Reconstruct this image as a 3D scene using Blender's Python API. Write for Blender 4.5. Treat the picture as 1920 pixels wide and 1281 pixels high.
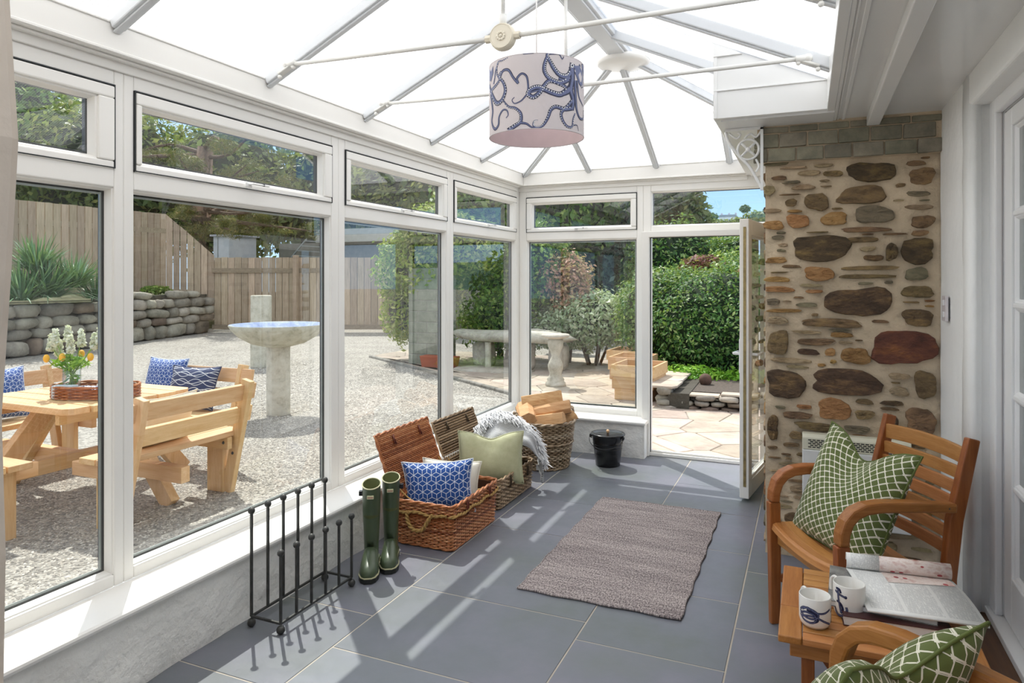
import bpy, bmesh, math, random
import numpy as np
from mathutils import Vector, Matrix, Euler
R = random.Random(7)
NR = np.random.default_rng(11)
D = bpy.data; C = bpy.context.scene.collection
for o in list(D.objects): D.objects.remove(o)
PI = math.pi

# ---------------------------------------------------------------- camera, sky, sun, exposure
cam = D.cameras.new('camera'); co = D.objects.new('camera', cam); C.objects.link(co)
bpy.context.scene.camera = co
co.location = (0, 0, 1.5); co.rotation_euler = (PI/2, 0, math.radians(23.4))
cam.sensor_width = 36; cam.lens = 1283/1920*36; cam.shift_y = -117.5/1920; cam.clip_start = 0.05; cam.clip_end = 500
SUN_DIR = Vector((-.169, .163, .3406)).normalized()
sun = D.lights.new('sun', 'SUN'); sun.energy = 4.1; sun.angle = math.radians(.55); sun.color = (1, .965, .91)
so = D.objects.new('sun', sun); C.objects.link(so); so.location = (-6, 6, 12)
so.rotation_euler = SUN_DIR.to_track_quat('Z', 'Y').to_euler()
W = D.worlds.new('sky'); bpy.context.scene.world = W; W.use_nodes = True
wn = W.node_tree; wn.nodes.clear()
_o = wn.nodes.new('ShaderNodeOutputWorld'); _b = wn.nodes.new('ShaderNodeBackground')
_tc = wn.nodes.new('ShaderNodeTexCoord'); _sx = wn.nodes.new('ShaderNodeSeparateXYZ'); _cr = wn.nodes.new('ShaderNodeValToRGB')
wn.links.new(_tc.outputs['Generated'], _sx.inputs[0]); wn.links.new(_sx.outputs['Z'], _cr.inputs[0])
wn.links.new(_cr.outputs[0], _b.inputs[0]); wn.links.new(_b.outputs[0], _o.inputs[0])
e = _cr.color_ramp.elements; e[0].position = 0; e[0].color = (.50, .68, .88, 1); e[1].position = .5; e[1].color = (.755, .785, .86, 1)
_k = e.new(.12); _k.color = (.30, .50, .80, 1)
_b.inputs[1].default_value = 1.4
vs = bpy.context.scene.view_settings
vs.view_transform = 'Standard'; vs.look = 'None'; vs.gamma = 1; vs.use_curve_mapping = False; vs.exposure = 0.33

# ---------------------------------------------------------------- helpers
def lin(c):
    if isinstance(c, str): c = [int(c[i:i+2], 16) for i in (0, 2, 4)]
    return tuple((x/255/12.92 if x/255 <= .04045 else ((x/255+.055)/1.055)**2.4) for x in c) + (1,)
def sstep(x): x = max(0, min(1, x)); return x*x*(3-2*x)

class MB:
    def __init__(s): s.v = []; s.f = []; s.uv = None; s.w = False
    def add(s, vs_, fs):
        n = len(s.v); s.v += [tuple(p) for p in vs_]; s.f += [tuple(i+n for i in f) for f in fs]; return s
    def box(s, x0, x1, y0, y1, z0, z1):
        return s.add([(x0,y0,z0),(x1,y0,z0),(x1,y1,z0),(x0,y1,z0),(x0,y0,z1),(x1,y0,z1),(x1,y1,z1),(x0,y1,z1)],
                     [(0,3,2,1),(4,5,6,7),(0,1,5,4),(1,2,6,5),(2,3,7,6),(3,0,4,7)])
    def beam(s, a, b, w, h, up=(0,0,1)):
        """box from a to b, w across, h along up"""
        a = Vector(a); b = Vector(b); d = (b-a).normalized(); u = Vector(up); r = d.cross(u).normalized(); u = r.cross(d)
        vs_ = [p + r*i*w/2 + u*j*h/2 for p in (a, b) for i, j in ((-1,-1),(1,-1),(1,1),(-1,1))]
        return s.add(vs_, [(0,1,2,3),(7,6,5,4),(0,4,5,1),(1,5,6,2),(2,6,7,3),(3,7,4,0)])
    def sweep(s, path, prof, closed=False, up=(0,0,1), cap=True, rad=None):
        """prof: list of (side, up) offsets swept along path"""
        P = [Vector(p) for p in path]; n = len(P); m = len(prof); rings = []; u0 = Vector(up)
        for i, p in enumerate(P):
            if closed: t = (P[(i+1) % n]-P[i-1])
            else: t = P[min(i+1, n-1)]-P[max(i-1, 0)]
            if t.length < 1e-9: t = Vector((0, 0, 1))
            t.normalize(); r = t.cross(u0)
            if r.length < 1e-3: r = t.cross(Vector((0, 1, .01)))
            r.normalize(); u = r.cross(t); k = rad[i] if rad else 1
            rings.append([p + r*a*k + u*b*k for a, b in prof])
        vs_ = [q for g in rings for q in g]; fs = []
        for i in range(n if closed else n-1):
            j = (i+1) % n
            for k in range(m):
                l = (k+1) % m; fs.append((i*m+k, i*m+l, j*m+l, j*m+k))
        if cap and not closed:
            fs.append(tuple(range(m))[::-1]); fs.append(tuple((n-1)*m+k for k in range(m)))
        return s.add(vs_, fs)
    def tube(s, path, r, n=6, closed=False, up=(0,0,1), rad=None):
        return s.sweep(path, [(r*math.cos(2*PI*k/n), r*math.sin(2*PI*k/n)) for k in range(n)], closed, up, True, rad)
    def lathe(s, prof, n=24, c=(0,0,0), cap=True):
        vs_ = []; fs = []; m = len(prof); s.w = s.w or min(q[0] for q in prof) < 1e-6
        for r, z in prof:
            for k in range(n): vs_.append((c[0]+r*math.cos(2*PI*k/n), c[1]+r*math.sin(2*PI*k/n), c[2]+z))
        for i in range(m-1):
            for k in range(n): fs.append((i*n+k, i*n+(k+1) % n, (i+1)*n+(k+1) % n, (i+1)*n+k))
        if cap and prof[0][0] > 1e-6: fs.append(tuple(range(n))[::-1])
        if cap and prof[-1][0] > 1e-6: fs.append(tuple((m-1)*n+k for k in range(n)))
        return s.add(vs_, fs)
    def ball(s, c, r, n=10, sq=(1,1,1)):
        m = max(4, n//2+1); vs_ = []; fs = []
        for i in range(m+1):
            a = PI*i/m
            for k in range(n):
                vs_.append((c[0]+r*sq[0]*math.sin(a)*math.cos(2*PI*k/n), c[1]+r*sq[1]*math.sin(a)*math.sin(2*PI*k/n), c[2]+r*sq[2]*math.cos(a)))
        for i in range(m):
            for k in range(n): fs.append((i*n+k, (i+1)*n+k, (i+1)*n+(k+1) % n, i*n+(k+1) % n))
        return s.add(vs_, fs)
    def prism(s, poly, h0, h1, ax='z'):
        """polygon extruded: ax z: (x,y); ax y: (x,z); ax x: (y,z)"""
        f = {'z': lambda p, h: (p[0], p[1], h), 'y': lambda p, h: (p[0], h, p[1]), 'x': lambda p, h: (h, p[0], p[1])}[ax]
        n = len(poly)
        return s.add([f(p, h0) for p in poly]+[f(p, h1) for p in poly],
                     [tuple(range(n))[::-1], tuple(range(n, 2*n))] + [(i, (i+1) % n, n+(i+1) % n, n+i) for i in range(n)])

OFF = {}
def build(mb, name, mat, parent=None, smooth=False, bev=0, local=False, kind=None, label=None, sub=0, seg=2, weld=False):
    off = Vector((0, 0, 0)) if (parent is None or local) else OFF.get(parent.name, Vector((0, 0, 0)))
    me = D.meshes.new(name)
    me.from_pydata([(p[0]-off.x, p[1]-off.y, p[2]-off.z) for p in mb.v], [], mb.f)
    if mb.uv:
        ul = me.uv_layers.new(name='UVMap'); fl = np.array([c for f in mb.f for i in f for c in mb.uv[i]], dtype=np.float32)
        ul.data.foreach_set('uv', fl)
    bm = bmesh.new(); bm.from_mesh(me)
    if weld or mb.w: bmesh.ops.remove_doubles(bm, verts=bm.verts, dist=1e-5)
    bmesh.ops.recalc_face_normals(bm, faces=bm.faces); bm.to_mesh(me); bm.free()
    o = D.objects.new(name, me); C.objects.link(o)
    me.materials.append(mat)
    if parent is not None: o.parent = parent; OFF[o.name] = OFF.get(parent.name, Vector((0, 0, 0))) if not local else Vector((0, 0, 0))
    else: OFF[o.name] = Vector((0, 0, 0))
    if smooth: me.polygons.foreach_set('use_smooth', [True]*len(me.polygons))
    if bev:
        m = o.modifiers.new('bevel', 'BEVEL'); m.width = bev; m.segments = seg; m.limit_method = 'ANGLE'; m.angle_limit = .6
    if sub:
        m = o.modifiers.new('sub', 'SUBSURF'); m.levels = m.render_levels = sub
    if kind: o['kind'] = kind
    if label: o['label'] = label
    return o
def from_np(name, V, F, mat, parent=None, smooth=False, kind=None):
    """V (n,3) F (m,k)"""
    me = D.meshes.new(name); k = F.shape[1]
    me.vertices.add(len(V)); me.vertices.foreach_set('co', V.astype(np.float32).ravel())
    me.loops.add(F.size); me.loops.foreach_set('vertex_index', F.astype(np.int32).ravel())
    me.polygons.add(len(F)); me.polygons.foreach_set('loop_start', np.arange(0, F.size, k, dtype=np.int32))
    me.polygons.foreach_set('loop_total', np.full(len(F), k, dtype=np.int32))
    if smooth: me.polygons.foreach_set('use_smooth', np.ones(len(F), dtype=bool))
    me.update(calc_edges=True); me.materials.append(mat)
    o = D.objects.new(name, me); C.objects.link(o)
    if parent is not None: o.parent = parent
    if kind: o['kind'] = kind
    return o
def thing(name, label, cat, loc=(0,0,0), rz=0, group=None, local=False):
    o = D.objects.new(name, None); C.objects.link(o); o.location = loc; o.rotation_euler = (0, 0, rz); o.empty_display_size = .05
    o['label'] = label; o['category'] = cat
    if group: o['group'] = group
    OFF[o.name] = Vector((0, 0, 0)) if local else Vector(loc)
    return o
def tag(o, label, cat, group=None):
    o['label'] = label; o['category'] = cat
    if group: o['group'] = group
    return o
def struct(o): o['kind'] = 'structure'; return o
def sroot(name):
    o = D.objects.new(name, None); C.objects.link(o); o['kind'] = 'structure'; OFF[o.name] = Vector((0,0,0)); return o
def dup(root, loc, rz, label=None, group=None):
    def cp(o, par):
        c = o.copy(); C.objects.link(c)
        if par is not None: c.parent = par
        for ch in o.children: cp(ch, c)
        return c
    r = cp(root, None); r.location = loc; r.rotation_euler = (0, 0, rz)
    if label: r['label'] = label
    if group: r['group'] = group
    return r
def catmull(pts, n=8, closed=False):
    P = [Vector(p) for p in pts]; m = len(P); out = []
    for i in range(m if closed else m-1):
        if closed: a, b, c, d = P[i-1], P[i], P[(i+1) % m], P[(i+2) % m]
        else: a, b, c, d = P[max(i-1, 0)], P[i], P[i+1], P[min(i+2, m-1)]
        for k in range(n):
            t = k/n; out.append(.5*((2*b)+(c-a)*t+(2*a-5*b+4*c-d)*t*t+(3*b-a-3*c+d)*t**3))
    if not closed: out.append(P[-1])
    return out

# ---------------------------------------------------------------- materials
class N:
    """tiny math-node expression builder"""
    def __init__(s, nt, v): s.nt = nt; s.v = v
    def _m(s, op, *a):
        n = s.nt.nodes.new('ShaderNodeMath'); n.operation = op
        for i, x in enumerate((s,)+a):
            x = x.v if isinstance(x, N) else x
            if isinstance(x, (int, float)): n.inputs[i].default_value = x
            else: s.nt.links.new(x, n.inputs[i])
        return N(s.nt, n.outputs[0])
    def __add__(s, o): return s._m('ADD', o)
    __radd__ = __add__
    def __sub__(s, o): return s._m('SUBTRACT', o)
    def __rsub__(s, o): return (s*-1)+o
    def __mul__(s, o): return s._m('MULTIPLY', o)
    __rmul__ = __mul__
    def __truediv__(s, o): return s._m('DIVIDE', o)
    def fmod(s, o): return s._m('FLOORED_MODULO', o)
    def floor(s): return s._m('FLOOR')
    def abs(s): return s._m('ABSOLUTE')
    def min(s, o): return s._m('MINIMUM', o)
    def max(s, o): return s._m('MAXIMUM', o)
    def lt(s, o): return s._m('LESS_THAN', o)
    def gt(s, o): return s._m('GREATER_THAN', o)
    def sin(s): return s._m('SINE')
    def sqrt(s): return s._m('SQRT')
def pbsdf(name):
    m = D.materials.new(name); m.use_nodes = True; nt = m.node_tree
    return m, nt, nt.nodes['Principled BSDF'], nt.links
def noise(nt, vec, scale, detail=4, rough=.55):
    n = nt.nodes.new('ShaderNodeTexNoise'); n.inputs['Scale'].default_value = scale; n.inputs['Detail'].default_value = detail
    n.inputs['Roughness'].default_value = rough
    if vec is not None: nt.links.new(vec, n.inputs['Vector'])
    return n.outputs['Fac']
def ramp(nt, fac, stops):
    r = nt.nodes.new('ShaderNodeValToRGB'); nt.links.new(fac, r.inputs[0]); e = r.color_ramp.elements
    e[0].position = stops[0][0]; e[0].color = stops[0][1]; e[1].position = stops[-1][0]; e[1].color = stops[-1][1]
    for p, c in stops[1:-1]: k = e.new(p); k.color = c
    return r.outputs[0]
def mixc(nt, fac, a, b, mode='MIX'):
    m = nt.nodes.new('ShaderNodeMix'); m.data_type = 'RGBA'; m.blend_type = mode
    for i, x in ((0, fac), (6, a), (7, b)):
        if isinstance(x, (int, float)): m.inputs[i].default_value = x
        elif isinstance(x, tuple): m.inputs[i].default_value = x
        else: nt.links.new(x.v if isinstance(x, N) else x, m.inputs[i])
    return m.outputs[2]
def bump(nt, bs, h, strength, dist=.01):
    b = nt.nodes.new('ShaderNodeBump'); b.inputs['Strength'].default_value = strength; b.inputs['Distance'].default_value = dist
    nt.links.new(h.v if isinstance(h, N) else h, b.inputs['Height']); nt.links.new(b.outputs[0], bs.inputs['Normal'])
def coords(nt, kind='Object', sc=(1,1,1), rot=(0,0,0)):
    t = nt.nodes.new('ShaderNodeTexCoord'); m = nt.nodes.new('ShaderNodeMapping'); m.inputs['Scale'].default_value = sc; m.inputs['Rotation'].default_value = rot
    nt.links.new(t.outputs[kind], m.inputs[0]); return m.outputs[0]
def hsvvar(nt, col, src, amt=.25, hamt=.02):
    """vary value/hue by a 0..1 source"""
    h = nt.nodes.new('ShaderNodeHueSaturation'); s = N(nt, src)
    nt.links.new(((s-.5)*(2*amt)+1).v, h.inputs['Value'])
    f = (s*7.31).fmod(1.0); nt.links.new(((f-.5)*(2*hamt)+.5).v, h.inputs['Hue'])
    nt.links.new(col, h.inputs['Color']); return h.outputs[0]
def plain(name, c, rough=.5, metal=0, var=.08, nscale=6, bs_=0, bscale=40, spec=.5, dist=.005):
    m, nt, b, L = pbsdf(name); v = coords(nt)
    c = lin(c) if not (isinstance(c, tuple) and len(c) == 4) else c
    f = noise(nt, v, nscale)
    lo = tuple(x*(1-var) for x in c[:3])+(1,); hi = tuple(min(1, x*(1+var)) for x in c[:3])+(1,)
    L.new(ramp(nt, f, [(.3, lo), (.7, hi)]), b.inputs['Base Color'])
    b.inputs['Roughness'].default_value = rough; b.inputs['Metallic'].default_value = metal; b.inputs['Specular IOR Level'].default_value = spec
    if bs_: bump(nt, b, noise(nt, v, bscale, 6), bs_, dist)
    return m
def wood(name, c1, c2, axis='x', rough=.5, scale=1.0, vary=.12, contrast=(.3, .72)):
    m, nt, b, L = pbsdf(name)
    st = {'x': (1.2, 14, 14), 'y': (14, 1.2, 14), 'z': (14, 14, 1.2)}[axis]
    oi = nt.nodes.new('ShaderNodeObjectInfo')
    t = nt.nodes.new('ShaderNodeTexCoord'); va = nt.nodes.new('ShaderNodeVectorMath'); va.operation = 'ADD'
    cx = nt.nodes.new('ShaderNodeCombineXYZ'); rr = N(nt, oi.outputs['Random'])
    L.new((rr*13).v, cx.inputs[0]); L.new((rr*29).v, cx.inputs[1]); L.new((rr*17).v, cx.inputs[2])
    L.new(t.outputs['Object'], va.inputs[0]); L.new(cx.outputs[0], va.inputs[1])
    mp = nt.nodes.new('ShaderNodeMapping'); mp.inputs['Scale'].default_value = tuple(x*scale for x in st); L.new(va.outputs[0], mp.inputs[0])
    n1 = N(nt, noise(nt, mp.outputs[0], 2.2, 5, .6)); n2 = N(nt, noise(nt, mp.outputs[0], 9, 3, .6))
    f = n1*.7+n2*.3
    col = ramp(nt, f.v, [(contrast[0], lin(c2)), (contrast[1], lin(c1))])
    L.new(hsvvar(nt, col, oi.outputs['Random'], vary, .008), b.inputs['Base Color'])
    b.inputs['Roughness'].default_value = rough; bump(nt, b, f, .25, .002)
    return m
def stone(name, c1, c2, scale=8, bstr=.6, vary=.25, rough=.85, dist=.012, c3=None, sz=1):
    m, nt, b, L = pbsdf(name); v = coords(nt, 'Object', (1, 1, sz)); oi = nt.nodes.new('ShaderNodeObjectInfo')
    f = noise(nt, v, scale, 7, .65); g = noise(nt, v, scale*5, 5, .7)
    st = [(.32, lin(c2)), (.68, lin(c1))] if not c3 else [(.3, lin(c2)), (.5, lin(c1)), (.72, lin(c3))]
    col = ramp(nt, (N(nt, f)*.75+N(nt, g)*.25).v, st)
    L.new(hsvvar(nt, col, oi.outputs['Random'], vary, .015), b.inputs['Base Color'])
    b.inputs['Roughness'].default_value = rough
    bump(nt, b, N(nt, f)*.6+N(nt, g)*.4, bstr, dist); return m
def leafmat(name, c1, c2, c3=None, trans=.35, rough=.5, glossy=.35):
    m, nt, b, L = pbsdf(name); g = nt.nodes.new('ShaderNodeNewGeometry')
    st = [(0, lin(c1)), (1, lin(c2))] if not c3 else [(0, lin(c1)), (.7, lin(c2)), (1, lin(c3))]
    col = ramp(nt, g.outputs['Random Per Island'], st)
    L.new(col, b.inputs['Base Color']); b.inputs['Roughness'].default_value = rough; b.inputs['Specular IOR Level'].default_value = glossy
    tr = nt.nodes.new('ShaderNodeBsdfTranslucent'); L.new(mixc(nt, .5, col, lin('B8D060')), tr.inputs[0])
    mx = nt.nodes.new('ShaderNodeMixShader'); mx.inputs[0].default_value = trans
    L.new(b.outputs[0], mx.inputs[1]); L.new(tr.outputs[0], mx.inputs[2]); L.new(mx.outputs[0], nt.nodes['Material Output'].inputs[0])
    return m
def glassmat(name, k=1.9, base=0.02, tint=(.96,.98,.97,1), rough=0.0):
    m = D.materials.new(name); m.use_nodes = True; nt = m.node_tree; L = nt.links; nt.nodes.clear()
    o = nt.nodes.new('ShaderNodeOutputMaterial'); t = nt.nodes.new('ShaderNodeBsdfTransparent'); t.inputs[0].default_value = tint
    g = nt.nodes.new('ShaderNodeBsdfGlossy'); g.inputs['Roughness'].default_value = rough
    f = nt.nodes.new('ShaderNodeFresnel'); f.inputs[0].default_value = 1.5
    ge = nt.nodes.new('ShaderNodeNewGeometry')
    fac = (N(nt, f.outputs[0])*k+base).min(.9)*(1-N(nt, ge.outputs['Backfacing']))
    mx = nt.nodes.new('ShaderNodeMixShader'); L.new(fac.v, mx.inputs[0]); L.new(t.outputs[0], mx.inputs[1]); L.new(g.outputs[0], mx.inputs[2])
    L.new(mx.outputs[0], o.inputs[0]); return m

M = {}
M['upvc'] = plain('white_upvc', 'F3F1EC', .32, var=.015, nscale=2)
M['upvc2'] = plain('white_trim_board', 'F0F0EE', .22, var=.02, nscale=2)
M['gasket'] = plain('black_gasket', '2B2F31', .5)
M['spacer'] = plain('aluminium_spacer', 'AEB2B2', .35, .7)
M['glass'] = glassmat('window_glass')
M['plaster'] = plain('painted_plaster_low_wall', 'F0EFEA', .75, var=.05, nscale=3, bs_=.9, bscale=6, dist=.045)
M['plaster_w'] = plain('white_rough_plaster', 'F6F6F3', .7, var=.02, nscale=3, bs_=.45, bscale=9, dist=.02)
M['plaster_near'] = plain('beige_near_wall', 'CFC2B4', .85, var=.05, nscale=6, bs_=.5, bscale=14, dist=.01)
M['ceil'] = plain('gloss_ceiling_board', 'EEEEEC', .12, var=.02, nscale=1.5, bs_=.05, bscale=3, dist=.01)
M['paint'] = plain('white_gloss_paint', 'EDEDEC', .3, var=.015, nscale=4, bs_=.05, bscale=30)
M['rafter'] = plain('grey_white_rafter', 'D6D9DC', .35, var=.02)
M['tie'] = plain('white_tie_rod', 'ECEBE6', .3, var=.01)
M['boss'] = plain('cream_boss', 'E3DBC8', .45, var=.02)
M['black'] = plain('black_enamel', '17181B', .22, var=.1)
M['iron'] = plain('dark_forged_iron', '4A4A48', .45, .6, var=.2, nscale=30, bs_=.3, bscale=80, dist=.002)
M['boot'] = plain('dark_green_rubber', '435039', .33, var=.1, nscale=8)
M['bootin'] = plain('boot_lining', '6E7448', .7)
M['boottrim'] = plain('pale_boot_trim', 'C9C6A0', .5)
M['bootsole'] = plain('boot_sole', '1F221F', .6)
M['cream'] = plain('cream_canvas', 'E8E2D2', .85, var=.04, nscale=30, bs_=.3, bscale=200, dist=.002)
M['white'] = plain('white_glaze', 'F2EFE8', .12, var=.01)
M['navy'] = plain('navy_print', '161E42', .5, var=.25, nscale=60)
M['slateblue'] = plain('blue_grey_print', '626A8E', .6, var=.2, nscale=90)
M['heater'] = plain('white_heater_enamel', 'E2E3E0', .35)
M['heatgrille'] = plain('cream_heater_grille', 'D9D6C0', .4)
M['dark'] = plain('dark_void', '15130F', .8)
M['slate'] = None
# slate floor tiles
m, nt, b, L = pbsdf('blue_grey_slate'); v = coords(nt); oi = nt.nodes.new('ShaderNodeObjectInfo')
f = noise(nt, v, 1.6, 5, .55); g = noise(nt, v, 14, 6, .6)
col = ramp(nt, f, [(.3, lin('6C726F')), (.5, lin('74777F')), (.72, lin('82808E'))])
L.new(hsvvar(nt, col, oi.outputs['Random'], .1, .02), b.inputs['Base Color'])
L.new((N(nt, g)*.25+.27).v, b.inputs['Roughness']); b.inputs['Specular IOR Level'].default_value = .55
bump(nt, b, N(nt, noise(nt, v, 3.5, 6, .6))*.8+N(nt, g)*.2, .3, .006); M['slate'] = m
M['grout'] = plain('pale_grout', 'B9B0A2', .9, bs_=.4, bscale=120, dist=.002)
M['mortar'] = plain('sandy_lime_mortar', 'CDBA9E', .95, var=.14, nscale=5, bs_=1, bscale=9, dist=.035)
M['st_d'] = stone('dark_brown_schist', '5C4936', '2E241B', 8, 1.0, .15, dist=.02, c3='A08052', sz=2.6)
M['st_b'] = stone('brown_schist', '8A7152', '4C3B29', 12, 1.0, .2, dist=.02, c3='AE905F', sz=2.6)
M['st_o'] = stone('ochre_schist', 'AB8250', '6A4B2D', 11, 1.0, .2, dist=.02, c3='C4A070', sz=2.6)
M['st_g'] = stone('grey_green_schist', '857A62', '5A5443', 11, 1.0, .2, dist=.02, c3='9C9072', sz=2.6)
M['st_t'] = stone('tan_schist', 'B29D7B', '7C6848', 11, 1.0, .2, dist=.02, c3='C4B290', sz=2.6)
M['st_p'] = stone('purple_red_schist', '6E4832', '36261D', 6, 1.0, .1, dist=.02, c3='A2743C', sz=2.6)
M['slatehung'] = stone('green_grey_roof_slate', '7F7A69', '5C584C', 9, .5, .16, c3='9C957F')
M['rock'] = stone('grey_field_stone', '9A9385', '6A6458', 3, .8, .3, dist=.03, c3='B8B0A0')
M['rockmort'] = plain('dark_wall_core', '4A463C', .95, bs_=1, bscale=8, dist=.05)
M['rockpale'] = stone('pale_weathered_rock', 'BDB5A6', '8D8678', 5, .8, .1, dist=.03, c3='D6D0C4')
M['conc'] = stone('weathered_concrete', 'C9C3B2', '9D9684', 9, .5, .08, c3='DAD6C8')
M['basin'] = stone('blue_grey_basin_glaze', '9DAACB', '7380A8', 7, .4, .05, .4, c3='D5DBE6')
M['paving'] = stone('pink_grey_paving', 'B4A595', '94877A', 2.5, .6, .18, dist=.012, c3='C6B9AB')
M['kerb'] = stone('grey_kerb', '9F9B92', '77746C', 9, .5, .1)
M['terra'] = plain('terracotta', 'A5502F', .7, bs_=.2)
M['pinewood_x'] = wood('pale_pine_x', 'EBC89C', 'D0A26C', 'x', .6)
M['pinewood_y'] = wood('pale_pine_y', 'EBC89C', 'D0A26C', 'y', .6)
M['pinewood_z'] = wood('pale_pine_z', 'EBC89C', 'D0A26C', 'z', .6)
M['crate'] = wood('crate_pine', 'E0BF95', 'C29765', 'x', .65)
M['fence'] = wood('weathered_fence', 'C9B298', '9E8970', 'z', .85, .8, .22)
M['teak_x'] = wood('teak_slat', 'CE935A', 'A9692F', 'x', .42, 1.6)
M['teak_y'] = wood('teak_y', 'BE7F45', '96571F', 'y', .42, 1.6)
M['teak_z'] = wood('teak_z', 'AF6A38', '82461C', 'z', .4, 1.6)
M['teakd'] = wood('teak_dark', 'A6612F', '743C18', 'y', .4, 1.6)
M['threshold'] = wood('dark_oak', '6B452B', '472A18', 'y', .35)
M['log'] = wood('split_log', 'E2BC8C', 'C4925C', 'x', .8, 2)
M['bark'] = stone('log_bark', '8A6D4C', '54402B', 30, .8, .1)
def wicker(name, a, b_, c_):
    m, nt, b, L = pbsdf(name); g = nt.nodes.new('ShaderNodeNewGeometry'); v = coords(nt)
    f = (N(nt, g.outputs['Random Per Island'])*.5+N(nt, noise(nt, v, 45, 4))*.6)
    L.new(ramp(nt, f.v, [(.25, lin(b_)), (.55, lin(a)), (.85, lin(c_))]), b.inputs['Base Color'])
    b.inputs['Roughness'].default_value = .42; return m
M['wick_red'] = wicker('red_brown_wicker', 'B06A3C', '824624', 'D89C6C')
M['wick_grey'] = wicker('grey_brown_wicker', '9A7F60', '6E5840', 'BDA586')
M['wick_pale'] = wicker('pale_kubu_wicker', 'A58E72', '7A6650', 'C9B79E')
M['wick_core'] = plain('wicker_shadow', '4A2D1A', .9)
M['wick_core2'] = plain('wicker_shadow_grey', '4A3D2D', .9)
M['rope'] = plain('jute_rope', 'B08C52', .8, var=.2, nscale=80, bs_=.5, bscale=150, dist=.003)
M['outer_skin'] = glassmat('clear_outer_skin', 1.0, 0, (.95, .95, .95, 1), .15)
# roof polycarbonate: fluted translucent sheet
m = D.materials.new('fluted_polycarbonate'); m.use_nodes = True; nt = m.node_tree; L = nt.links; nt.nodes.clear()
o_ = nt.nodes.new('ShaderNodeOutputMaterial'); t_ = nt.nodes.new('ShaderNodeBsdfTranslucent'); d_ = nt.nodes.new('ShaderNodeBsdfDiffuse')
tc = nt.nodes.new('ShaderNodeUVMap'); sx = nt.nodes.new('ShaderNodeSeparateXYZ'); L.new(tc.outputs[0], sx.inputs[0])
st = ((N(nt, sx.outputs[0])*(2*PI/.016)).sin()).gt(-.78)
L.new(mixc(nt, st, (.36,.355,.34,1), (.975,.97,.95,1)), t_.inputs[0]); d_.inputs[0].default_value = (.8,.8,.78,1)
mx = nt.nodes.new('ShaderNodeMixShader'); mx.inputs[0].default_value = .06
L.new(t_.outputs[0], mx.inputs[1]); L.new(d_.outputs[0], mx.inputs[2]); L.new(mx.outputs[0], o_.inputs[0]); M['poly'] = m
# gravel bed
m, nt, b, L = pbsdf('grey_gravel'); v = coords(nt)
vo = nt.nodes.new('ShaderNodeTexVoronoi'); vo.inputs['Scale'].default_value = 42; L.new(v, vo.inputs['Vector'])
sc = nt.nodes.new('ShaderNodeSeparateColor'); L.new(vo.outputs['Color'], sc.inputs[0])
f = N(nt, sc.outputs[0])*.6+N(nt, noise(nt, v, 1.3, 5))*.5
L.new(ramp(nt, f.v, [(.2, lin('7D7871')), (.5, lin('A29C93')), (.85, lin('C2BCB2'))]), b.inputs['Base Color']); b.inputs['Roughness'].default_value = .9
bump(nt, b, N(nt, vo.outputs['Distance'])*-1, .9, .02); M['gravel'] = m
m, nt, b, L = pbsdf('gravel_pebbles'); g = nt.nodes.new('ShaderNodeNewGeometry')
L.new(ramp(nt, g.outputs['Random Per Island'], [(0, lin('7D7872')), (.4, lin('A19B92')), (.75, lin('BAB2A6')), (1, lin('D8D2C8'))]), b.inputs['Base Color']); b.inputs['Roughness'].default_value = .85; M['pebble'] = m
m, nt, b, L = pbsdf('lawn_soil'); v = coords(nt)
L.new(ramp(nt, noise(nt, v, 3, 6), [(.3, lin('3E4A25')), (.7, lin('6B6447'))]), b.inputs['Base Color']); b.inputs['Roughness'].default_value = .95; bump(nt, b, noise(nt, v, 30, 5), .7, .03); M['soil'] = m
# rug: heathered woven rows
m, nt, b, L = pbsdf('heathered_rug'); v = coords(nt, sc=(150, 75, 1)); w = coords(nt, sc=(5, 75, 1)); x3 = coords(nt, sc=(1, 7, 1))
f = N(nt, noise(nt, v, 1, 2, .8))*.95+N(nt, noise(nt, w, 1, 3))*.25+N(nt, noise(nt, x3, 1, 4))*.25-.22
L.new(ramp(nt, f.v, [(.34, lin('4E4648')), (.5, lin('9A8E8C')), (.66, lin('D2C6C0'))]), b.inputs['Base Color']); b.inputs['Roughness'].default_value = .95
bump(nt, b, f, .8, .006); M['rug'] = m
def uvp(nt):
    t = nt.nodes.new('ShaderNodeUVMap'); s = nt.nodes.new('ShaderNodeSeparateXYZ'); nt.links.new(t.outputs[0], s.inputs[0]); return N(nt, s.outputs[0]), N(nt, s.outputs[1])
def cloth_fin(nt, b, L, col, rough=.8, bs_=.25):
    L.new(col, b.inputs['Base Color']); b.inputs['Roughness'].default_value = rough; b.inputs['Sheen Weight'].default_value = .15
    bump(nt, b, noise(nt, coords(nt, 'Object', (1,1,1)), 350, 2), bs_, .002)
def cubes_mat(name, bg, fg, cell=.06, lw=.03):
    m, nt, b, L = pbsdf(name); x, y = uvp(nt); x = x/cell; y = y/cell; s3 = math.sqrt(3)
    ax = x.fmod(1.0)-.5; ay = y.fmod(s3)-s3/2; bx = (x-.5).fmod(1.0)-.5; by = (y-s3/2).fmod(s3)-s3/2
    k = (ax*ax+ay*ay).lt(bx*bx+by*by); gx = bx+(ax-bx)*k; gy = by+(ay-by)*k
    edge = .5-gx.abs().max(gx.abs()*.5+gy.abs()*(s3/2))
    d = edge
    for a in (90, 210, 330):
        c_, s_ = math.cos(math.radians(a)), math.sin(math.radians(a))
        along = gx*c_+gy*s_; perp = (gx*(-s_)+gy*c_).abs(); d = d.min(perp+along.lt(0)*10)
    line = d.lt(lw)
    cloth_fin(nt, b, L, mixc(nt, line, lin(bg), lin(fg))); return m
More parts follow.
